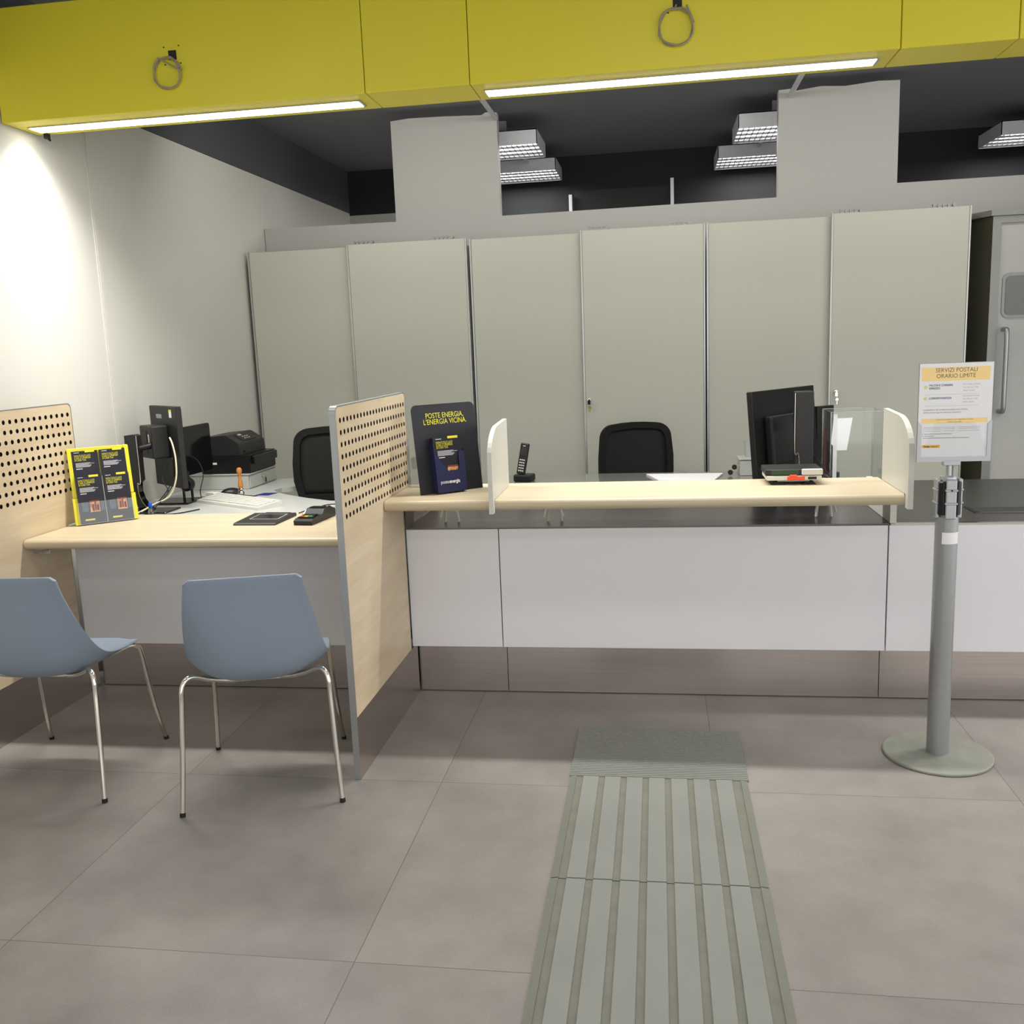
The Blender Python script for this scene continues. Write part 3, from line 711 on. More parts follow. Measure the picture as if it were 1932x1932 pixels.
flat('small_print', M_ink, sx0+.018, sx0+.165, T-.2505, T-.249, -.0080, ntc)
flat('logo_patch', M_amber, sx0+.015, sx0+.074, T-.283, T-.273, -.0080, ntc)
text('lettering', 'Poste', .0082, M_inkk, ntc, nM(sx0+.022, T-.2805, .0003), bold=.0003)
text('lettering', 'italiane', .0082, M_inkk, ntc, nM(sx0+.0445, T-.2805, .0003))

# ================================================================== LEAFLETS
def leaflet_face(par, w, h, x, y, z, S=1.0, tag_bottom=True):
    """prints on the front (-y) face of a leaflet whose lower left corner is x,z at depth y"""
    F = lambda n, m_, a, b, c, d, e=0: flat(n, m_, x+a*w, x+b*w, z+c*h, z+d*h, y-.0003-e, par)
    F('yellow_tag', M_ycard, .52, .88, .968, 1.012, .0002)
    F('small_logo', M_wtxt, .10, .30, .965, .975)
    for k, s1 in enumerate(('NON È SOLO LUCE', 'E GAS, È L\'ENERGIA', 'DI CASA TUA.')):
        text('lettering', s1, .0118*S, M_ytxt, par, plane_M((x+.10*w, y-.0004, z+h*(.885-.045*k)), (1, 0, 0), (0, 0, 1)), xs=.66)
    for k, L_ in enumerate((.62, .78, .55, .66, .64, .60)): F('small_print', M_wtxt, .12, .12+L_*.9, .745-.0165*k, .7515-.0165*k)
    F('logo_line', M_wtxt, .12, .36, .62, .635)
    F('window_picture', M_orange, .42, .80, .23, .475); F('curtain', M_rust, .42, .80, .445, .475, .0001)
    F('shutter', M_teal, .12, .36, .25, .45); F('shutter', M_teal, .84, .98, .25, .45)
    for a, b, c, d in ((.50, .58, .26, .40), (.60, .66, .27, .44), (.68, .76, .26, .38)): F('figure_shape', M_rust, a, b, c, d, .0002)
    if tag_bottom: F('yellow_tag', M_ycard, .18, .55, .06, .095)

bs = thing('leaflet_stand', 'yellow leaflet stand with clear pocket on the low maple ledge', 'leaflet stand', (-2.446, 3.850, .7895), math.radians(40.9))
LEAN = Matrix.Rotation(math.radians(-9), 4, 'X')
def leanp(t, name, lab, cat, group=None):
    o = thing(name, lab, cat, group=group); o.matrix_world = t; return o
BW = Matrix.Translation(bs.location) @ Matrix.Rotation(math.radians(40.9), 4, 'Z')
ya = MB().box(-.128, .128, .024, .028, .004, .342, .001, 1, M=LEAN)
ya.build('yellow_back', M_ycard, bs)
for s in (-1, 1):
    yb_ = MB()
    yb_.prism([(s*.132, 0.0), (s*.108, 0.0), (s*.108, .12), (s*.132, .12)], 'y', .006, .0235, M=LEAN)
    yb_.build('yellow_side', M_ycard, bs); yb_ = MB()
    yb_.prism([(s*.128, .123), (s*.108, .123), (s*.108, .338), (s*.128, .338)], 'y', .012, .0235, M=LEAN)
    yb_.build('yellow_side', M_ycard, bs)
MB().box(-.118, .118, -.004, -.0025, .002, .098, M=LEAN).build('clear_pocket', M_pock, bs)
MB().box(-.118, .118, -.004, .02, .0, .0018, M=LEAN).build('pocket_floor', M_acre, bs)
MB().box(-.0012, .0012, -.0024, .010, .002, .21, M=LEAN).build('pocket_divider', M_acre, bs)
MB().box(-.11, .11, .06, .063, 0, .16).box(-.11, .11, .026, .062, .0, .002).build('rear_strut', M_ycard, bs)
k = 0
names = ('lower left', 'lower right', 'upper left', 'upper right')
for (row, x) in ((0, -.112), (0, .003), (1, -.112), (1, .003)):
    lf = leanp(BW @ LEAN, 'leaflet', 'dark blue leaflet with yellow words, %s of the four in the yellow stand' % names[k], 'leaflet', 'leaflets in the yellow stand')
    y = -.002 if row == 0 else .0115; z = .003 if row == 0 else .115
    MB().box(x, x+.109, y, y+(.010 if row == 0 else .009), z, z+.212).build('paper_stack', M_navyl, lf)
    leaflet_face(lf, .109, .212, x, y, z)
    k += 1

# navy poster on the shelf
pa = math.radians(40.3)
ps = thing('poster_display', 'tall dark poster display with yellow words on the raised shelf', 'poster display', (-.832, 3.729, .9225), pa)
PW = Matrix.Translation(ps.location) @ Matrix.Rotation(pa, 4, 'Z'); PL = Matrix.Rotation(math.radians(-8), 4, 'X')
bd = MB().prism([(-.1435, 0), (.1435, 0), (.1435, .336)] + arc(.1215, .337, .022, 0, 90) + arc(-.1215, .337, .022, 90, 180), 'y', 0, .004, M=PL).build('poster_board', M_navy, ps)
MB().prism([(.005, .0), (.09, .0), (.036, .25)], 'x', -.002, .002).build('rear_strut', M_navy, ps)
for s1, z_ in (('POSTE ENERGIA,', .303), ("L'ENERGIA VICINA.", .278)):
    text('lettering', s1, .030, M_ytxt, bd, PL @ plane_M((.003, -.0006, z_), (1, 0, 0), (0, 0, 1)), 'CENTER', 0, .78)
# pocket box in front of the poster
BXM = PL @ Matrix.Translation((-.018, -.042, 0))
hb = MB().box(-.067, .067, .0405, .0415, 0, .20, M=BXM).box(-.067, -.0655, .0, .04, .0, .20, M=BXM).box(.0655, .067, .0, .04, 0, .17, M=BXM).box(-.065, .065, .001, .04, 0, .0015, M=BXM)
hb = hb.build('pocket_box', M_navy2, ps)
fp = [(-.067, 0), (.067, 0), (.067, .158), (.062, .163), (.053, .163)] + arc(.053, .151, .012, 90, 180, 4) + [(.041, .105)] + arc(.021, .105, .020, 0, -90, 5) + [(-.018, .085), (-.022, .105), (-.034, .118), (-.052, .148), (-.067, .155)]
MB().prism(fp, 'y', -.0012, 0, M=BXM).build('pocket_front', M_navy2, ps)
text('lettering', 'poste', .0195, M_wtxt, hb, BXM @ plane_M((-.052, -.002, .036), (1, 0, 0), (0, 0, 1)), bold=.0002, xs=.85)
text('lettering', 'energia', .0195, M_wtxt, hb, BXM @ plane_M((-.0135, -.002, .036), (1, 0, 0), (0, 0, 1)), bold=.0007, xs=.85)
lf = leanp(PW @ BXM, 'leaflet', 'dark blue leaflet standing in the pocket of the tall poster display', 'leaflet')
MB().box(-.064, .064, .004, .030, .003, .222).build('paper_stack', M_navyl, lf)
leaflet_face(lf, .128, .219, -.064, .004, .003, 1.1, False)
flat('picture_slot', M_orange, -.012, .03, .087, .098, .003, lf)

ac = thing('acrylic_leaflet_holder', 'clear acrylic holder behind the poster display next to the maple screen', 'holder', (-1.01, 3.885, .9225))
m = MB(); m.box(-.044, .05, -.030, -.0285, .0, .18).box(-.044, .05, .027, .0285, 0, .255).box(-.044, -.0425, -.028, .0265, 0, .2).box(.0485, .05, -.028, .0265, 0, .2).box(-.042, .048, -.028, .0265, 0, .002)
m.build('holder_shell', M_acr, ac)
MB().box(-.030, -.006, .0, .008, .075, .125).build('metal_clip', M_alu, ac)

# ================================================================== STAFF AREA, LEFT DESK
cd_ = thing('cash_drawer', 'pale grey metal drawer box with a key, under the black printer', 'drawer box', (-2.52, 5.31, .7405))
MB().box(-.18, .18, -.20, .20, 0, .082, .002, 1).build('body', M_lgrey, cd_)
MB().box(-.185, .192, -.207, .207, .0825, .088, .002, 1).build('lid', M_lgrey, cd_)
dr_ = MB().box(.1805, .187, -.19, .19, .004, .074, .0015, 1).build('drawer_front', M_lgrey, cd_)
lk = MB().lathe([(.011, 0), (.011, .006)], n=16, M=Matrix.Translation((.187, -.02, .055)) @ Matrix.Rotation(PI/2, 4, 'Y')).box(.193, .215, -.021, -.019, .050, .060).build('lock', M_chrome, dr_)
MB().box(.205, .211, -.026, -.014, .015, .045, .002, 1).tube([(.208, -.02, .045), (.208, -.02, .052)], .0015, 6).build('key', M_bplast2, lk)
pr = thing('desktop_printer', 'black desktop printer on the grey drawer box', 'printer', (-2.48, 5.32, .829))
P = [(-.15, 0.0), (-.15, .108), (-.146, .20), (-.138, .211), (.0, .221), (.012, .219), (.078, .178), (.084, .168), (.088, .105)]
MB().prism([(-.152, .006), (-.154, .105), (.098, .105), (.150, .104), (.148, .006), (.14, 0), (-.145, 0)], 'y', -.188, .178).build('lower_body', M_bplast, pr)
up = MB().prism([(-.152, .106), (-.149, .200), (-.141, .211), (.0, .222), (.012, .220), (.080, .176), (.086, .166), (.092, .106)], 'y', -.184, .175).build('upper_body', M_bplast2, pr)
sl_ = Matrix.Translation((.046, 0, .200)) @ Matrix.Rotation(math.radians(33), 4, 'Y')
cp = MB().box(-.034, .034, -.09, .09, -.001, .0015, .0005, 1, M=sl_).build('control_panel', M_bplast, up)
MB().box(-.028, -.014, -.06, -.02, .0016, .0022, M=sl_).build('display', M_gp, cp)
b = MB()
for i in range(3):
    for j in range(2): b.box(-.004+.016*j, .003+.016*j, -.04+.03*i, -.026+.03*i, .0016, .003, M=sl_)
b.build('button', M_lgrey, cp)
MB().box(.092, .096, -.13, .13, .118, .128).build('paper_slot', M_gloss, up)
MB().box(.1505, .170, -.16, .165, .05, .098, .004, 2).build('output_tray', M_bplast, pr)
MB().box(-.145, -.085, -.1895, -.1882, .035, .066).box(-.080, -.055, -.1895, -.1882, .054, .066).build('label_sticker', M_paper, pr)

# main left monitor
mo = thing('computer_monitor', 'black monitor with mini computer behind it, nearest the yellow leaflet stand', 'monitor', (-2.55, 4.42, .7405))
MM = Matrix.Translation((-2.523+2.55, 4.555-4.42, -.7405)) @ Matrix.Rotation(math.radians(-39.6), 4, 'Z')
MB().box(-.172, .172, .0, .030, .845, 1.262, .003, 1, M=MM).build('screen_panel', M_bplast2, mo)
MB().box(-.168, .168, .0305, .0315, .86, 1.25, M=MM).build('display_glass', M_gloss, mo)
MB().box(-.06, .09, -.012, -.0005, .90, 1.0, .003, 1, M=MM).build('rear_housing', M_bplast2, mo)
mc = MB().box(-.095, .065, -.092, -.004, 1.0, 1.168, .008, 2, M=MM).build('mini_computer', M_bplast2, mo)
MB().prism(rrect(-.06, .0, 1.03, 1.14, .004), 'y', -.0940, -.0925, M=MM).build('mount_plate', M_bplast, mc)
MB().box(.018, .030, -.0935, -.0922, 1.055, 1.125, M=MM).build('beige_sticker', M_cream, mc)
m = MB()
for k_ in range(9): m.box(-.085+k_*.008, -.080+k_*.008, -.0008, -.0002, 1.198, 1.220, M=MM)
m.build('printed_logo', M_inkl, mo)
MB().box(.085, .115, -.001, -.0002, 1.205, 1.245, M=MM).build('sticker', M_paper, mo)
MB().box(.085, .115, -.0014, -.0011, 1.236, 1.245, M=MM).build('sticker_head', M_ycard, mo)
sc = MB()
sc.prism([(-.098, .30), (-.098, .388), (-.05, .392), (-.034, .384), (-.036, .16), (-.052, .145), (-.086, .145)], 'y', -.035, .015)
sc.build('stand_column', M_bplast2, mo)
MB().prism([(-.088, .149), (-.050, .149), (-.052, .10), (-.040, .06), (-.02, .03), (.01, .008), (.02, .0), (-.06, .0), (-.075, .06), (-.085, .12)], 'y', -.03, .012).build('stand_neck', M_gloss, mo)
MB().tube(spline([(-.033, -.036, .385), (-.034, -.036, .16), (-.050, -.036, .145), (-.052, -.033, .10), (-.038, -.033, .055), (-.015, -.033, .024), (.015, -.033, .006)], 6), .0022, 6).build('chrome_edge', M_chrome, mo)
MB().tube([(-.045, -.01, .32), (-.02, .03, .325), (.005, .055, .33)], .016, 12).build('arm', M_bplast, mo)
MB().box(-.10, .12, -.10, .06, .0, .008, .003, 1).build('base', M_gloss, mo)

m2 = thing('computer_monitor', 'black display seen edge on, on a small round-hinged foot left of the printer', 'monitor', (-2.55, 4.78, .7405))
MB().prism(rrect(-.10, .315, .125, .392, .018), 'x', -.012, .008).build('screen_panel', M_gloss, m2)
MB().lathe([(.032, -.022), (.036, -.016), (.036, .016), (.032, .022)], n=28, M=Matrix.Translation((.06, -.10, .095)) @ Matrix.Rotation(PI/2, 4, 'X')).build('hinge', M_bplast, m2)
MB().lathe([(.020, 0), (.022, .002), (.022, .004)], n=28, M=Matrix.Translation((.06, -.1245, .095)) @ Matrix.Rotation(PI/2, 4, 'X')).build('hinge_cap', M_bplast2, m2)
MB().tube([(.035, -.10, .07), (.035, -.10, .010)], .007, 10).build('foot_post', M_gloss, m2)
MB().tube([(.083, -.10, .07), (.083, -.10, .010)], .007, 10).build('foot_post', M_gloss, m2)
MB().box(-.09, .10, -.19, -.01, 0, .010, .002, 1).build('base', M_gloss, m2)
MB().box(.009, .055, -.10, -.06, .12, .16).build('neck', M_bplast, m2)

def cable(name, pts, r, mt, lab, grp='cables behind the leaflet stand'):
    return tag(MB().tube(spline(pts, 8), r, 8).build(name, mt), lab, 'cable', grp)
cable('cable', [(-2.425, 4.425, 1.11), (-2.400, 4.40, 1.08), (-2.385, 4.39, 1.0), (-2.39, 4.38, .90), (-2.43, 4.37, .82), (-2.50, 4.34, .785), (-2.56, 4.28, .752), (-2.62, 4.2, .746)], .0042, M_cream, 'thick cream cable hanging from the mini computer')
cable('cable', [(-2.47, 4.47, .98), (-2.50, 4.45, .90), (-2.46, 4.42, .84), (-2.50, 4.40, .79), (-2.58, 4.36, .752)], .003, M_rub, 'black cable under the mini computer, leftmost')
cable('cable', [(-2.44, 4.45, .985), (-2.44, 4.44, .90), (-2.48, 4.41, .82), (-2.53, 4.33, .751)], .0028, M_rub, 'black cable under the mini computer, middle')
cable('cable', [(-2.42, 4.44, .985), (-2.415, 4.43, .91), (-2.45, 4.39, .83), (-2.49, 4.28, .750), (-2.42, 4.2, .744)], .0028, M_rub, 'black cable under the mini computer, rightmost')
cable('cable', [(-2.70, 4.5, .745), (-2.64, 4.40, .752), (-2.56, 4.30, .755), (-2.46, 4.24, .75), (-2.36, 4.3, .745), (-2.30, 4.42, .744)], .003, M_rub, 'black cable lying on the grey desk behind the ledge')
cable('cable', [(-2.70, 4.3, .745), (-2.66, 4.22, .75), (-2.60, 4.16, .752), (-2.54, 4.2, .750), (-2.45, 4.12, .745)], .003, M_cream, 'cream cable lying on the grey desk behind the leaflet stand')
cable('cable', [(-2.525, 4.79, .98), (-2.47, 4.78, .95), (-2.43, 4.75, .88), (-2.44, 4.72, .80), (-2.47, 4.78, .746)], .0025, M_rub, 'thin black cable from the edge-on display')
tag(MB().box(-2.66, -2.40, 4.10, 4.24, .7405, .752, .003, 1).build('notebook', M_gloss), 'black flat folder on the grey desk behind the ledge', 'folder')
bt = thing('glue_bottle', 'small clear bottle with a blue cap, behind the maple ledge', 'bottle', (-2.47, 4.255, .7405))
MB().lathe([(.013, 0), (.014, .004), (.012, .03), (.009, .042)], n=20).build('bottle_body', M_acre, bt)
MB().lathe([(.009, .042), (.0095, .046), (.008, .066), (.005, .070)], n=20).build('cap', M_bluep, bt)

kb = thing('keyboard', 'white keyboard lying at an angle on the grey desk', 'keyboard', (-2.165, 4.585, .7405), math.radians(-31))
MB().prism([(-.075, 0), (-.075, .014), (.072, .030), (.075, .026), (.075, 0)], 'x', -.27, .27).build('case', M_wp, kb)
KM = Matrix.Rotation(math.atan2(.016, .147), 4, 'X')
for r in range(5):
    m = MB()
    for i in range(20):
        m.box(-.255+i*.0256, -.2335+i*.0256, -.058+r*.025, -.037+r*.025, .0232, .028, M=KM)
    tag(m.build('key_row', M_wp, kb), None)
tag(MB().box(-.035, .035, -.02, .02, 0, .036, .003, 1).build('card_reader', M_wp), 'small white box at the far left end of the white keyboard', 'device')
o = bpy.data.objects['card_reader']; o.location = (-2.405, 4.785, .7405); o.rotation_euler = (0, 0, math.radians(-25))
ms = thing('computer_mouse', 'black computer mouse beside the wooden-handled stamp', 'mouse', (-2.365, 4.93, .7405), math.radians(28))
m = MB()
bmesh.ops.create_uvsphere(m.b, u_segments=24, v_segments=12, radius=1)
bmesh.ops.scale(m.b, vec=(.062, .034, .036), verts=m.b.verts)
for v in list(m.b.verts):
    if v.co.z < 0: v.co.z = 0
m.sm = True; m.build('shell', M_bplast, ms)
MB().tube(spline([(-.06, 0, .012), (-.09, -.01, .004), (-.14, -.04, .003), (-.2, -.03, .003)], 6), .0018, 6).build('mouse_cable', M_rub, ms)
st = thing('rubber_stamp', 'stamp with a turned wooden handle on the grey desk', 'stamp', (-2.275, 4.86, .7425))
MB().lathe([(.017, 0), (.018, .004), (.018, .018), (.013, .026), (.015, .034), (.011, .042)], n=24).build('metal_base', M_chrome, st)
MB().lathe([(.011, .042), (.0135, .052), (.0125, .07), (.0085, .095), (.0090, .115), (.0135, .128), (.0155, .138), (.0135, .149), (.007, .155)], n=24).build('wooden_handle', M_woodh, st)
tag(MB().prism([(-2.33, 4.80), (-2.21, 4.76), (-2.175, 4.85), (-2.29, 4.895)], 'z', .7405, .7420).build('booklet', M_bplast2), 'dark printed booklet under the wooden-handled stamp', 'booklet')
tag(MB().prism([(-2.20, 4.87), (-2.12, 4.86), (-2.10, 4.95), (-2.18, 4.95)], 'z', .7405, .7420).build('card', M_dblue), 'dark blue card right of the wooden-handled stamp', 'card')

# items on the ledge
sp_ = thing('signature_pad', 'flat dark signature pad on the maple ledge', 'signature pad', (-1.707, 3.865, .7855), math.radians(-2))
MB().prism([(-.115, 0), (-.115, .004), (-.105, .009), (.10, .016), (.112, .014), (.115, 0)], 'x', -.096, .096).build('body', M_bplast2, sp_)
SM_ = Matrix.Rotation(math.atan2(.007, .205), 4, 'X')
MB().box(-.06, .075, -.035, .07, .0128, .0137, M=SM_).build('bezel', M_gp, sp_)
MB().box(-.055, .070, -.030, .065, .0138, .0142, M=SM_).build('display', M_gloss, sp_)
tag(MB().tube([(-1.76, 4.0, .793), (-1.64, 3.99, .793)], .0055, 12).build('stylus_pen', M_bplast), 'black stylus pen at the back of the signature pad', 'pen')
pt = thing('card_terminal', 'black card payment terminal on the maple ledge', 'card terminal', (-1.475, 3.855, .7855), math.radians(-6))
MB().prism([(-.115, 0), (-.118, .018), (-.10, .026), (-.01, .030), (.01, .050), (.06, .052), (.115, .036), (.118, .006), (.11, 0)], 'x', -.042, .042).build('body', M_bplast, pt)
kp = MB().box(-.034, .034, -.095, -.02, .0265, .0285, M=Matrix.Translation((0, 0, .0025))).build('keypad', M_gloss, pt)
for r in range(3):
    for i in range(3): MB().box(-.028+i*.02, -.013+i*.02, -.062+r*.014, -.052+r*.014, .031, .0335).build('number_key', M_bplast2, kp)
for i, mm in enumerate((M_red, M_ycard, M_green)): MB().box(-.028+i*.02, -.013+i*.02, -.085, -.070, .031, .0335).build('colour_key', mm if i < 2 else mat('green_key', srgb(60, 170, 120), .4, noise=((9, 9, 9), .02)), kp)
MB().box(-.03, .03, .015, .055, .0525, .054).build('display', M_gloss, pt)
cable('cable', [(-1.47, 3.975, .80), (-1.47, 4.02, .82), (-1.45, 4.04, .80), (-1.40, 4.0, .79), (-1.36, 4.035, .790), (-1.28, 4.10, .775), (-1.2, 4.2, .745)], .0025, M_rub, 'black cable behind the card terminal, running to the right', 'cables on the maple ledge')
cable('cable', [(-1.60, 3.985, .795), (-1.57, 4.02, .80), (-1.54, 4.0, .789), (-1.50, 4.02, .82), (-1.42, 4.025, .826), (-1.37, 4.03, .80), (-1.35, 4.05, .789)], .0025, M_rub, 'black cable looping from the signature pad', 'cables on the maple ledge')
tag(MB().tube(spline([(-1.62, 4.0, .7875), (-1.60, 4.03, .79), (-1.575, 4.01, .80), (-1.58, 3.985, .789)], 6), .004, 8).build('cable_tie', M_wp), 'small white tie beside the signature pad cable', 'cable tie')
tag(MB().box(-1.112, -1.086, 3.76, 3.92, .7855, .862, .006, 2).build('handset', M_bplast), 'black handset half hidden by the maple screen on the low ledge', 'handset')

# ================================================================== OFFICE CHAIRS
def office(x, y, rz, z, w, lab):
    c = thing('office_chair', lab, 'office chair', (x, y, 0), rz, 'black mesh office chairs')
    h0, h1 = z-.42, z
    def outline(ins, wf=1):
        W = w/2-ins; t = h1-ins; b = h0+ins
        R_ = .085-ins*.6
        return [(-W*.90, b), (W*.90, b), (W, b+.12), (W, t-.20)] + arc(W*.95-R_, t-R_, R_, 8, 86, 7) + [(W*.3, t+.006), (0, t+.008), (-W*.3, t+.006)] + arc(-(W*.95-R_), t-R_, R_, 94, 172, 7) + [(-W, t-.20), (-W, b+.12)]
    O, I_ = outline(0), outline(.036)
    m = MB(); n = len(O)
    cv = lambda x_: .04*(1-(x_/(w/2))**2)
    def ring(P, yy): return [m.b.verts.new((px, yy+cv(px), pz)) for px, pz in P]
    a, b_, c_, d = ring(O, -.020), ring(I_, -.022), ring(I_, .012), ring(O, .012)
    for k in range(n):
        q = (k+1) % n
        for u, v in ((a, b_), (b_, c_), (c_, d), (d, a)): m.b.faces.new((u[k], u[q], v[q], v[k]))
    m.build('backrest_frame', M_mesh, c, smooth=True, angle=50)
    m = MB(); K = 10
    # mesh panel as a curved sheet inside the frame
    g = []
    for j in range(11):
        zz = h0+.03+(h1-h0-.06)*j/10
        ww = w/2-.03 if j < 9 else (w/2-.03)*(1-.10*(j-8)**1.6)
        g.append([m.b.verts.new((-ww+2*ww*i/K, -.005+cv(-ww+2*ww*i/K), zz)) for i in range(K+1)])
    for r0, r1 in zip(g, g[1:]):
        for i in range(K): m.b.faces.new((r0[i], r0[i+1], r1[i+1], r1[i]))
    o = m.build('mesh_panel', M_mesh2, c, smooth=True); s_ = o.modifiers.new('t', 'SOLIDIFY'); s_.thickness = .004
    MB().box(-.24, .24, -.48, -.03, .44, .50, .025, 3).build('seat', M_mesh, c)
    MB().tube(spline([(0, .05, h0+.03), (0, .07, .55), (0, .0, .43), (0, -.2, .42)], 5), .022, 10).build('back_support', M_bplast, c)
    MB().lathe([(.028, .10), (.028, .30), (.018, .30), (.018, .438)], (0, -.25), 16).build('gas_column', M_bplast, c)
    for k in range(5):
        a_ = k*2*PI/5+.3; ex, ey = math.cos(a_), math.sin(a_)
        l = MB().tube([(ex*.02, -.25+ey*.02, .105), (ex*.27, -.25+ey*.27, .075)], [.022, .014], 8).build('base_leg', M_bplast, c)
        MB().lathe([(.024, -.02), (.027, -.014), (.027, .014), (.024, .02)], n=14, M=Matrix.Translation((ex*.28, -.25+ey*.28, .028)) @ Matrix.Rotation(a_, 4, 'Z') @ Matrix.Rotation(PI/2, 4, 'X')).build('caster', M_rub, l)
office(-1.835, 5.19, math.radians(4), 1.075, .50, 'black office chair behind the low desk, half hidden by the maple screen')
office(-.135, 5.74, math.radians(23), 1.005, .475, 'black mesh office chair behind the raised shelf')

# ================================================================== STAFF AREA, MIDDLE
cr = thing('phone_charger', 'black charging cradle holding the cordless phone', 'charger', (-.735, 5.13, .7565), math.radians(-12))
MB().box(-.052, .052, -.04, .045, 0, .040, .010, 3).build('cradle', M_bplast, cr)
ph = thing('cordless_phone', 'black cordless phone standing in its cradle on the grey desk', 'phone', (-.752, 5.12, .7975), math.radians(-12))
PHM = Matrix.Rotation(math.radians(8), 4, 'Y') @ Matrix.Rotation(math.radians(-10), 4, 'X')
MB().box(-.024, .024, -.012, .012, 0, .172, .006, 2, M=PHM).build('body', M_bplast, ph)
MB().box(-.017, .017, -.0128, -.0122, .105, .148, M=PHM).build('display', M_bplast2, ph)
for r in range(5):
    for i in range(3): MB().box(-.015+i*.011, -.007+i*.011, -.0132, -.0121, .015+r*.015, .022+r*.015, M=PHM).build('phone_key', M_lgrey, ph)
MB().box(-.008, .008, -.013, -.0122, .154, .158, M=PHM).build('printed_name', M_lgrey, ph)
tag(MB().prism([(-.068, 5.28), (-.0, 5.03), (.29, 5.01), (.35, 5.26)], 'z', .7565, .764).build('paper_pad', M_paper), 'white paper pad on the grey desk behind the shelf', 'paper pad')

mr = thing('computer_monitor', 'large black monitor seen from behind above the raised shelf', 'monitor', (.667, 4.62, .7565))
mrm = Matrix.Translation((.624-.667, 4.775-4.62, -.7565)) @ Matrix.Rotation(math.atan2(.45, .352), 4, 'Z') @ Matrix.Translation((0, 0, 1.02)) @ Matrix.Rotation(math.radians(-5), 4, 'X')
MB().box(-.284, .284, 0, .03, -.225, .222, .004, 2, M=mrm).build('screen_panel', M_bplast, mr)
MB().box(-.276, .276, .0305, .0315, -.21, .214, M=mrm).build('display_glass', M_gloss, mr)
MB().box(-.20, .17, -.045, -.0005, -.14, .10, .012, 3, M=mrm).build('rear_housing', M_bplast, mr)
MB().box(-.11, -.05, -.0012, -.0002, -.19, -.160, M=mrm).build('sticker', M_paper, mr)
MB().box(-.068, .012, -.215, -.14, .14, .485, .004, 2, M=Matrix.Translation((.02, .045, 0))).build('stand_column', M_bplast2, mr)
MB().tube(spline([(-.05, -.1725, .48), (-.05, -.1725, .22), (-.035, -.1725, .205), (-.030, -.1725, .15), (-.040, -.1725, .08), (-.055, -.1725, .03)], 6), .0018, 6).build('chrome_edge', M_chrome, mr)
MB().prism([(-.045, .139), (.025, .139), (.02, .09), (.0, .05), (-.01, .0), (-.08, .0), (-.06, .06), (-.05, .10)], 'y', -.165, -.105).build('stand_neck', M_gloss, mr)
MB().tube([(-.01, -.095, .33), (-.005, .06, .31)], .018, 12).build('arm', M_bplast, mr)
MB().box(-.13, .11, -.18, .06, 0, .008, .003, 1).build('base', M_gloss, mr)
G2 = 'cables behind the large monitor'
cable('cable', [(.50, 4.58, .87), (.52, 4.50, .84), (.58, 4.45, .83), (.66, 4.43, .85), (.74, 4.43, .86), (.80, 4.45, .81), (.84, 4.50, .762)], .003, M_rub, 'black cable drooping behind the large monitor', G2)
cable('cable', [(.70, 4.60, .95), (.73, 4.50, .92), (.77, 4.46, .86), (.80, 4.44, .80), (.82, 4.5, .761)], .0025, M_rub, 'black cable at the right of the monitor stand', G2)
cable('cable', [(.46, 4.45, .82), (.43, 4.38, .79), (.46, 4.2, .775), (.50, 4.02, .80), (.52, 3.945, .95)], .0028, M_rub, 'black cable running from the white device to the large monitor', G2)

dv = thing('counter_device', 'white desk device with orange clip and green strip on the raised shelf', 'device', (.52, 3.84, .9225))
m = MB()
for sx in (-1, 1): m.prism([(sx*.085, 0), (sx*.03, 0), (sx*.045, .010), (sx*.075, .010)], 'y', -.075, .06)
m.box(-.045, .045, -.06, .05, .002, .008); m.build('rubber_foot', M_rub, dv)
MB().box(-.060, .060, -.065, .05, .0105, .0165).build('plinth', M_gp, dv)
MB().box(-.104, .104, -.085, .080, .017, .036, .005, 2).build('case', M_wp, dv)
MB().box(-.108, .108, -.078, .082, .0365, .060, .003, 1).build('upper_case', M_bplast, dv)
MB().box(-.085, .018, -.0800, -.0785, .039, .057).build('green_strip', M_green, dv)
MB().box(.028, .107, -.088, -.0782, .038, .062, .003, 1).build('card_slot_block', M_wp, dv)
oc = MB().box(-.026, .040, -.090, -.0855, .019, .034, .002, 1).box(-.018, .010, -.092, -.0855, .030, .040, .002, 1).build('orange_clip', M_red, dv)
MB().box(.052, .084, -.0865, -.0852, .021, .031).build('socket', M_inkk, dv)

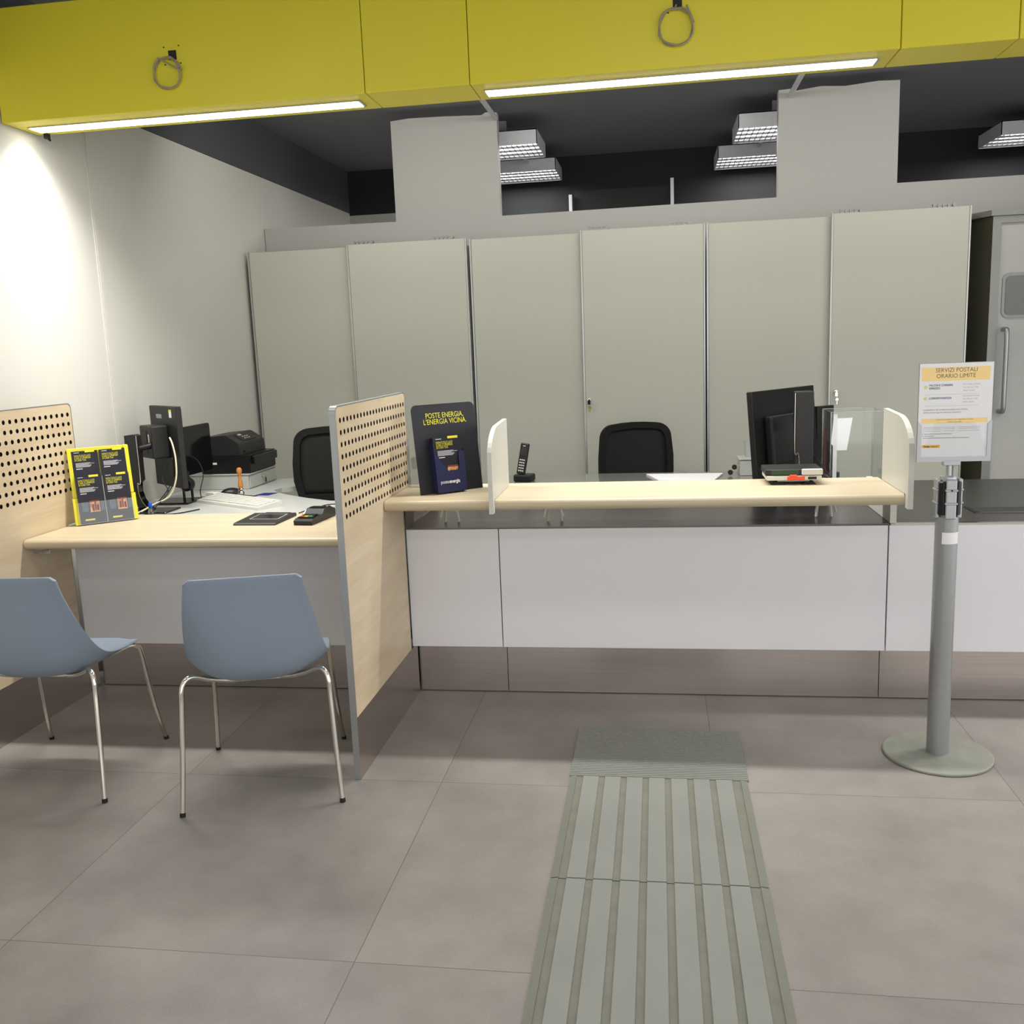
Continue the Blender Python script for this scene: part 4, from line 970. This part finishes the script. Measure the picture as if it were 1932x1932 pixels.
px = thing('acrylic_box', 'clear acrylic box standing beside the large monitor', 'acrylic box', (.93, 4.74, .7595))
W0, W1, D0, D1, H_ = -.125, .112, -.115, .11, .372
m = MB(); m.box(W0, W1, D0, D0+.004, .0, H_).box(W0, W1, D1-.004, D1, 0, H_).box(W0, W0+.004, D0+.005, D1-.005, 0, H_).box(W1-.004, W1, D0+.005, D1-.005, 0, H_)
m.build('clear_walls', M_acr, px)
m = MB()
for xx in (W0, W1):
    for yy in (D0, D1): m.tube([(xx, yy, 0), (xx, yy, H_)], .0035, 6)
m.tube([(W0, D0, H_), (W1, D0, H_)], .0018, 6).tube([(W0, D1, H_), (W1, D1, H_)], .0018, 6).build('polished_edges', M_acre, px)
MB().prism([(-.06, .165), (-.01, .165), (.015, .325), (-.075, .322), (-.085, .20)], 'y', D1-.007, D1-.0055).build('paper_sheet', M_paper, px)
MB().box(W0+.012, W0+.03, D0+.006, D0+.0075, .02, H_-.01).build('printed_strip', M_paper, px)
MB().box(W0+.006, W0+.018, D1-.010, D1-.008, .02, .28).build('brown_strip', M_rust, px)
bx_ = thing('display_unit', 'black display unit edge right behind the large monitor', 'display', (.845, 5.06, .7565), math.radians(38))
MB().box(-.06, .06, -.012, .012, .03, .375, .004, 2).build('casing', M_bplast, bx_)
MB().box(-.07, .07, -.05, .05, 0, .029, .003, 1).build('foot', M_bplast2, bx_)
dw = thing('cash_drawer', 'pale grey metal drawer box with hanging keys, left of the large monitor', 'drawer box', (.615, 5.19, .7565))
MB().box(-.18, .12, -.0, .17, 0, .085, .002, 1).build('body', M_lgrey, dw)
MB().box(-.186, .126, -.006, .176, .0855, .091, .002, 1).build('lid', M_lgrey, dw)
lk = MB().box(-.192, -.1805, .02, .035, .05, .06).build('lock', M_chrome, dw)
m = MB(); m.lathe([(.014, -.003), (.014, .003)], n=18, M=Matrix.Translation((-.208, .02, .045)) @ Matrix.Rotation(PI/2, 4, 'X')); m.build('key_fob', M_bplast2, lk)
m = MB(); m.lathe([(.014, -.003), (.014, .003)], n=18, M=Matrix.Translation((-.230, .01, .018)) @ Matrix.Rotation(PI/2, 4, 'X')); m.build('key_fob', M_bplast2, lk)
pc = tag(MB().lathe([(.028, 0), (.036, .085), (.033, .085), (.026, .003)], n=24).build('pen_cup', M_gp), 'small grey cup on the drawer box left of the large monitor', 'cup')
pc.location = (.50, 5.30, .848)
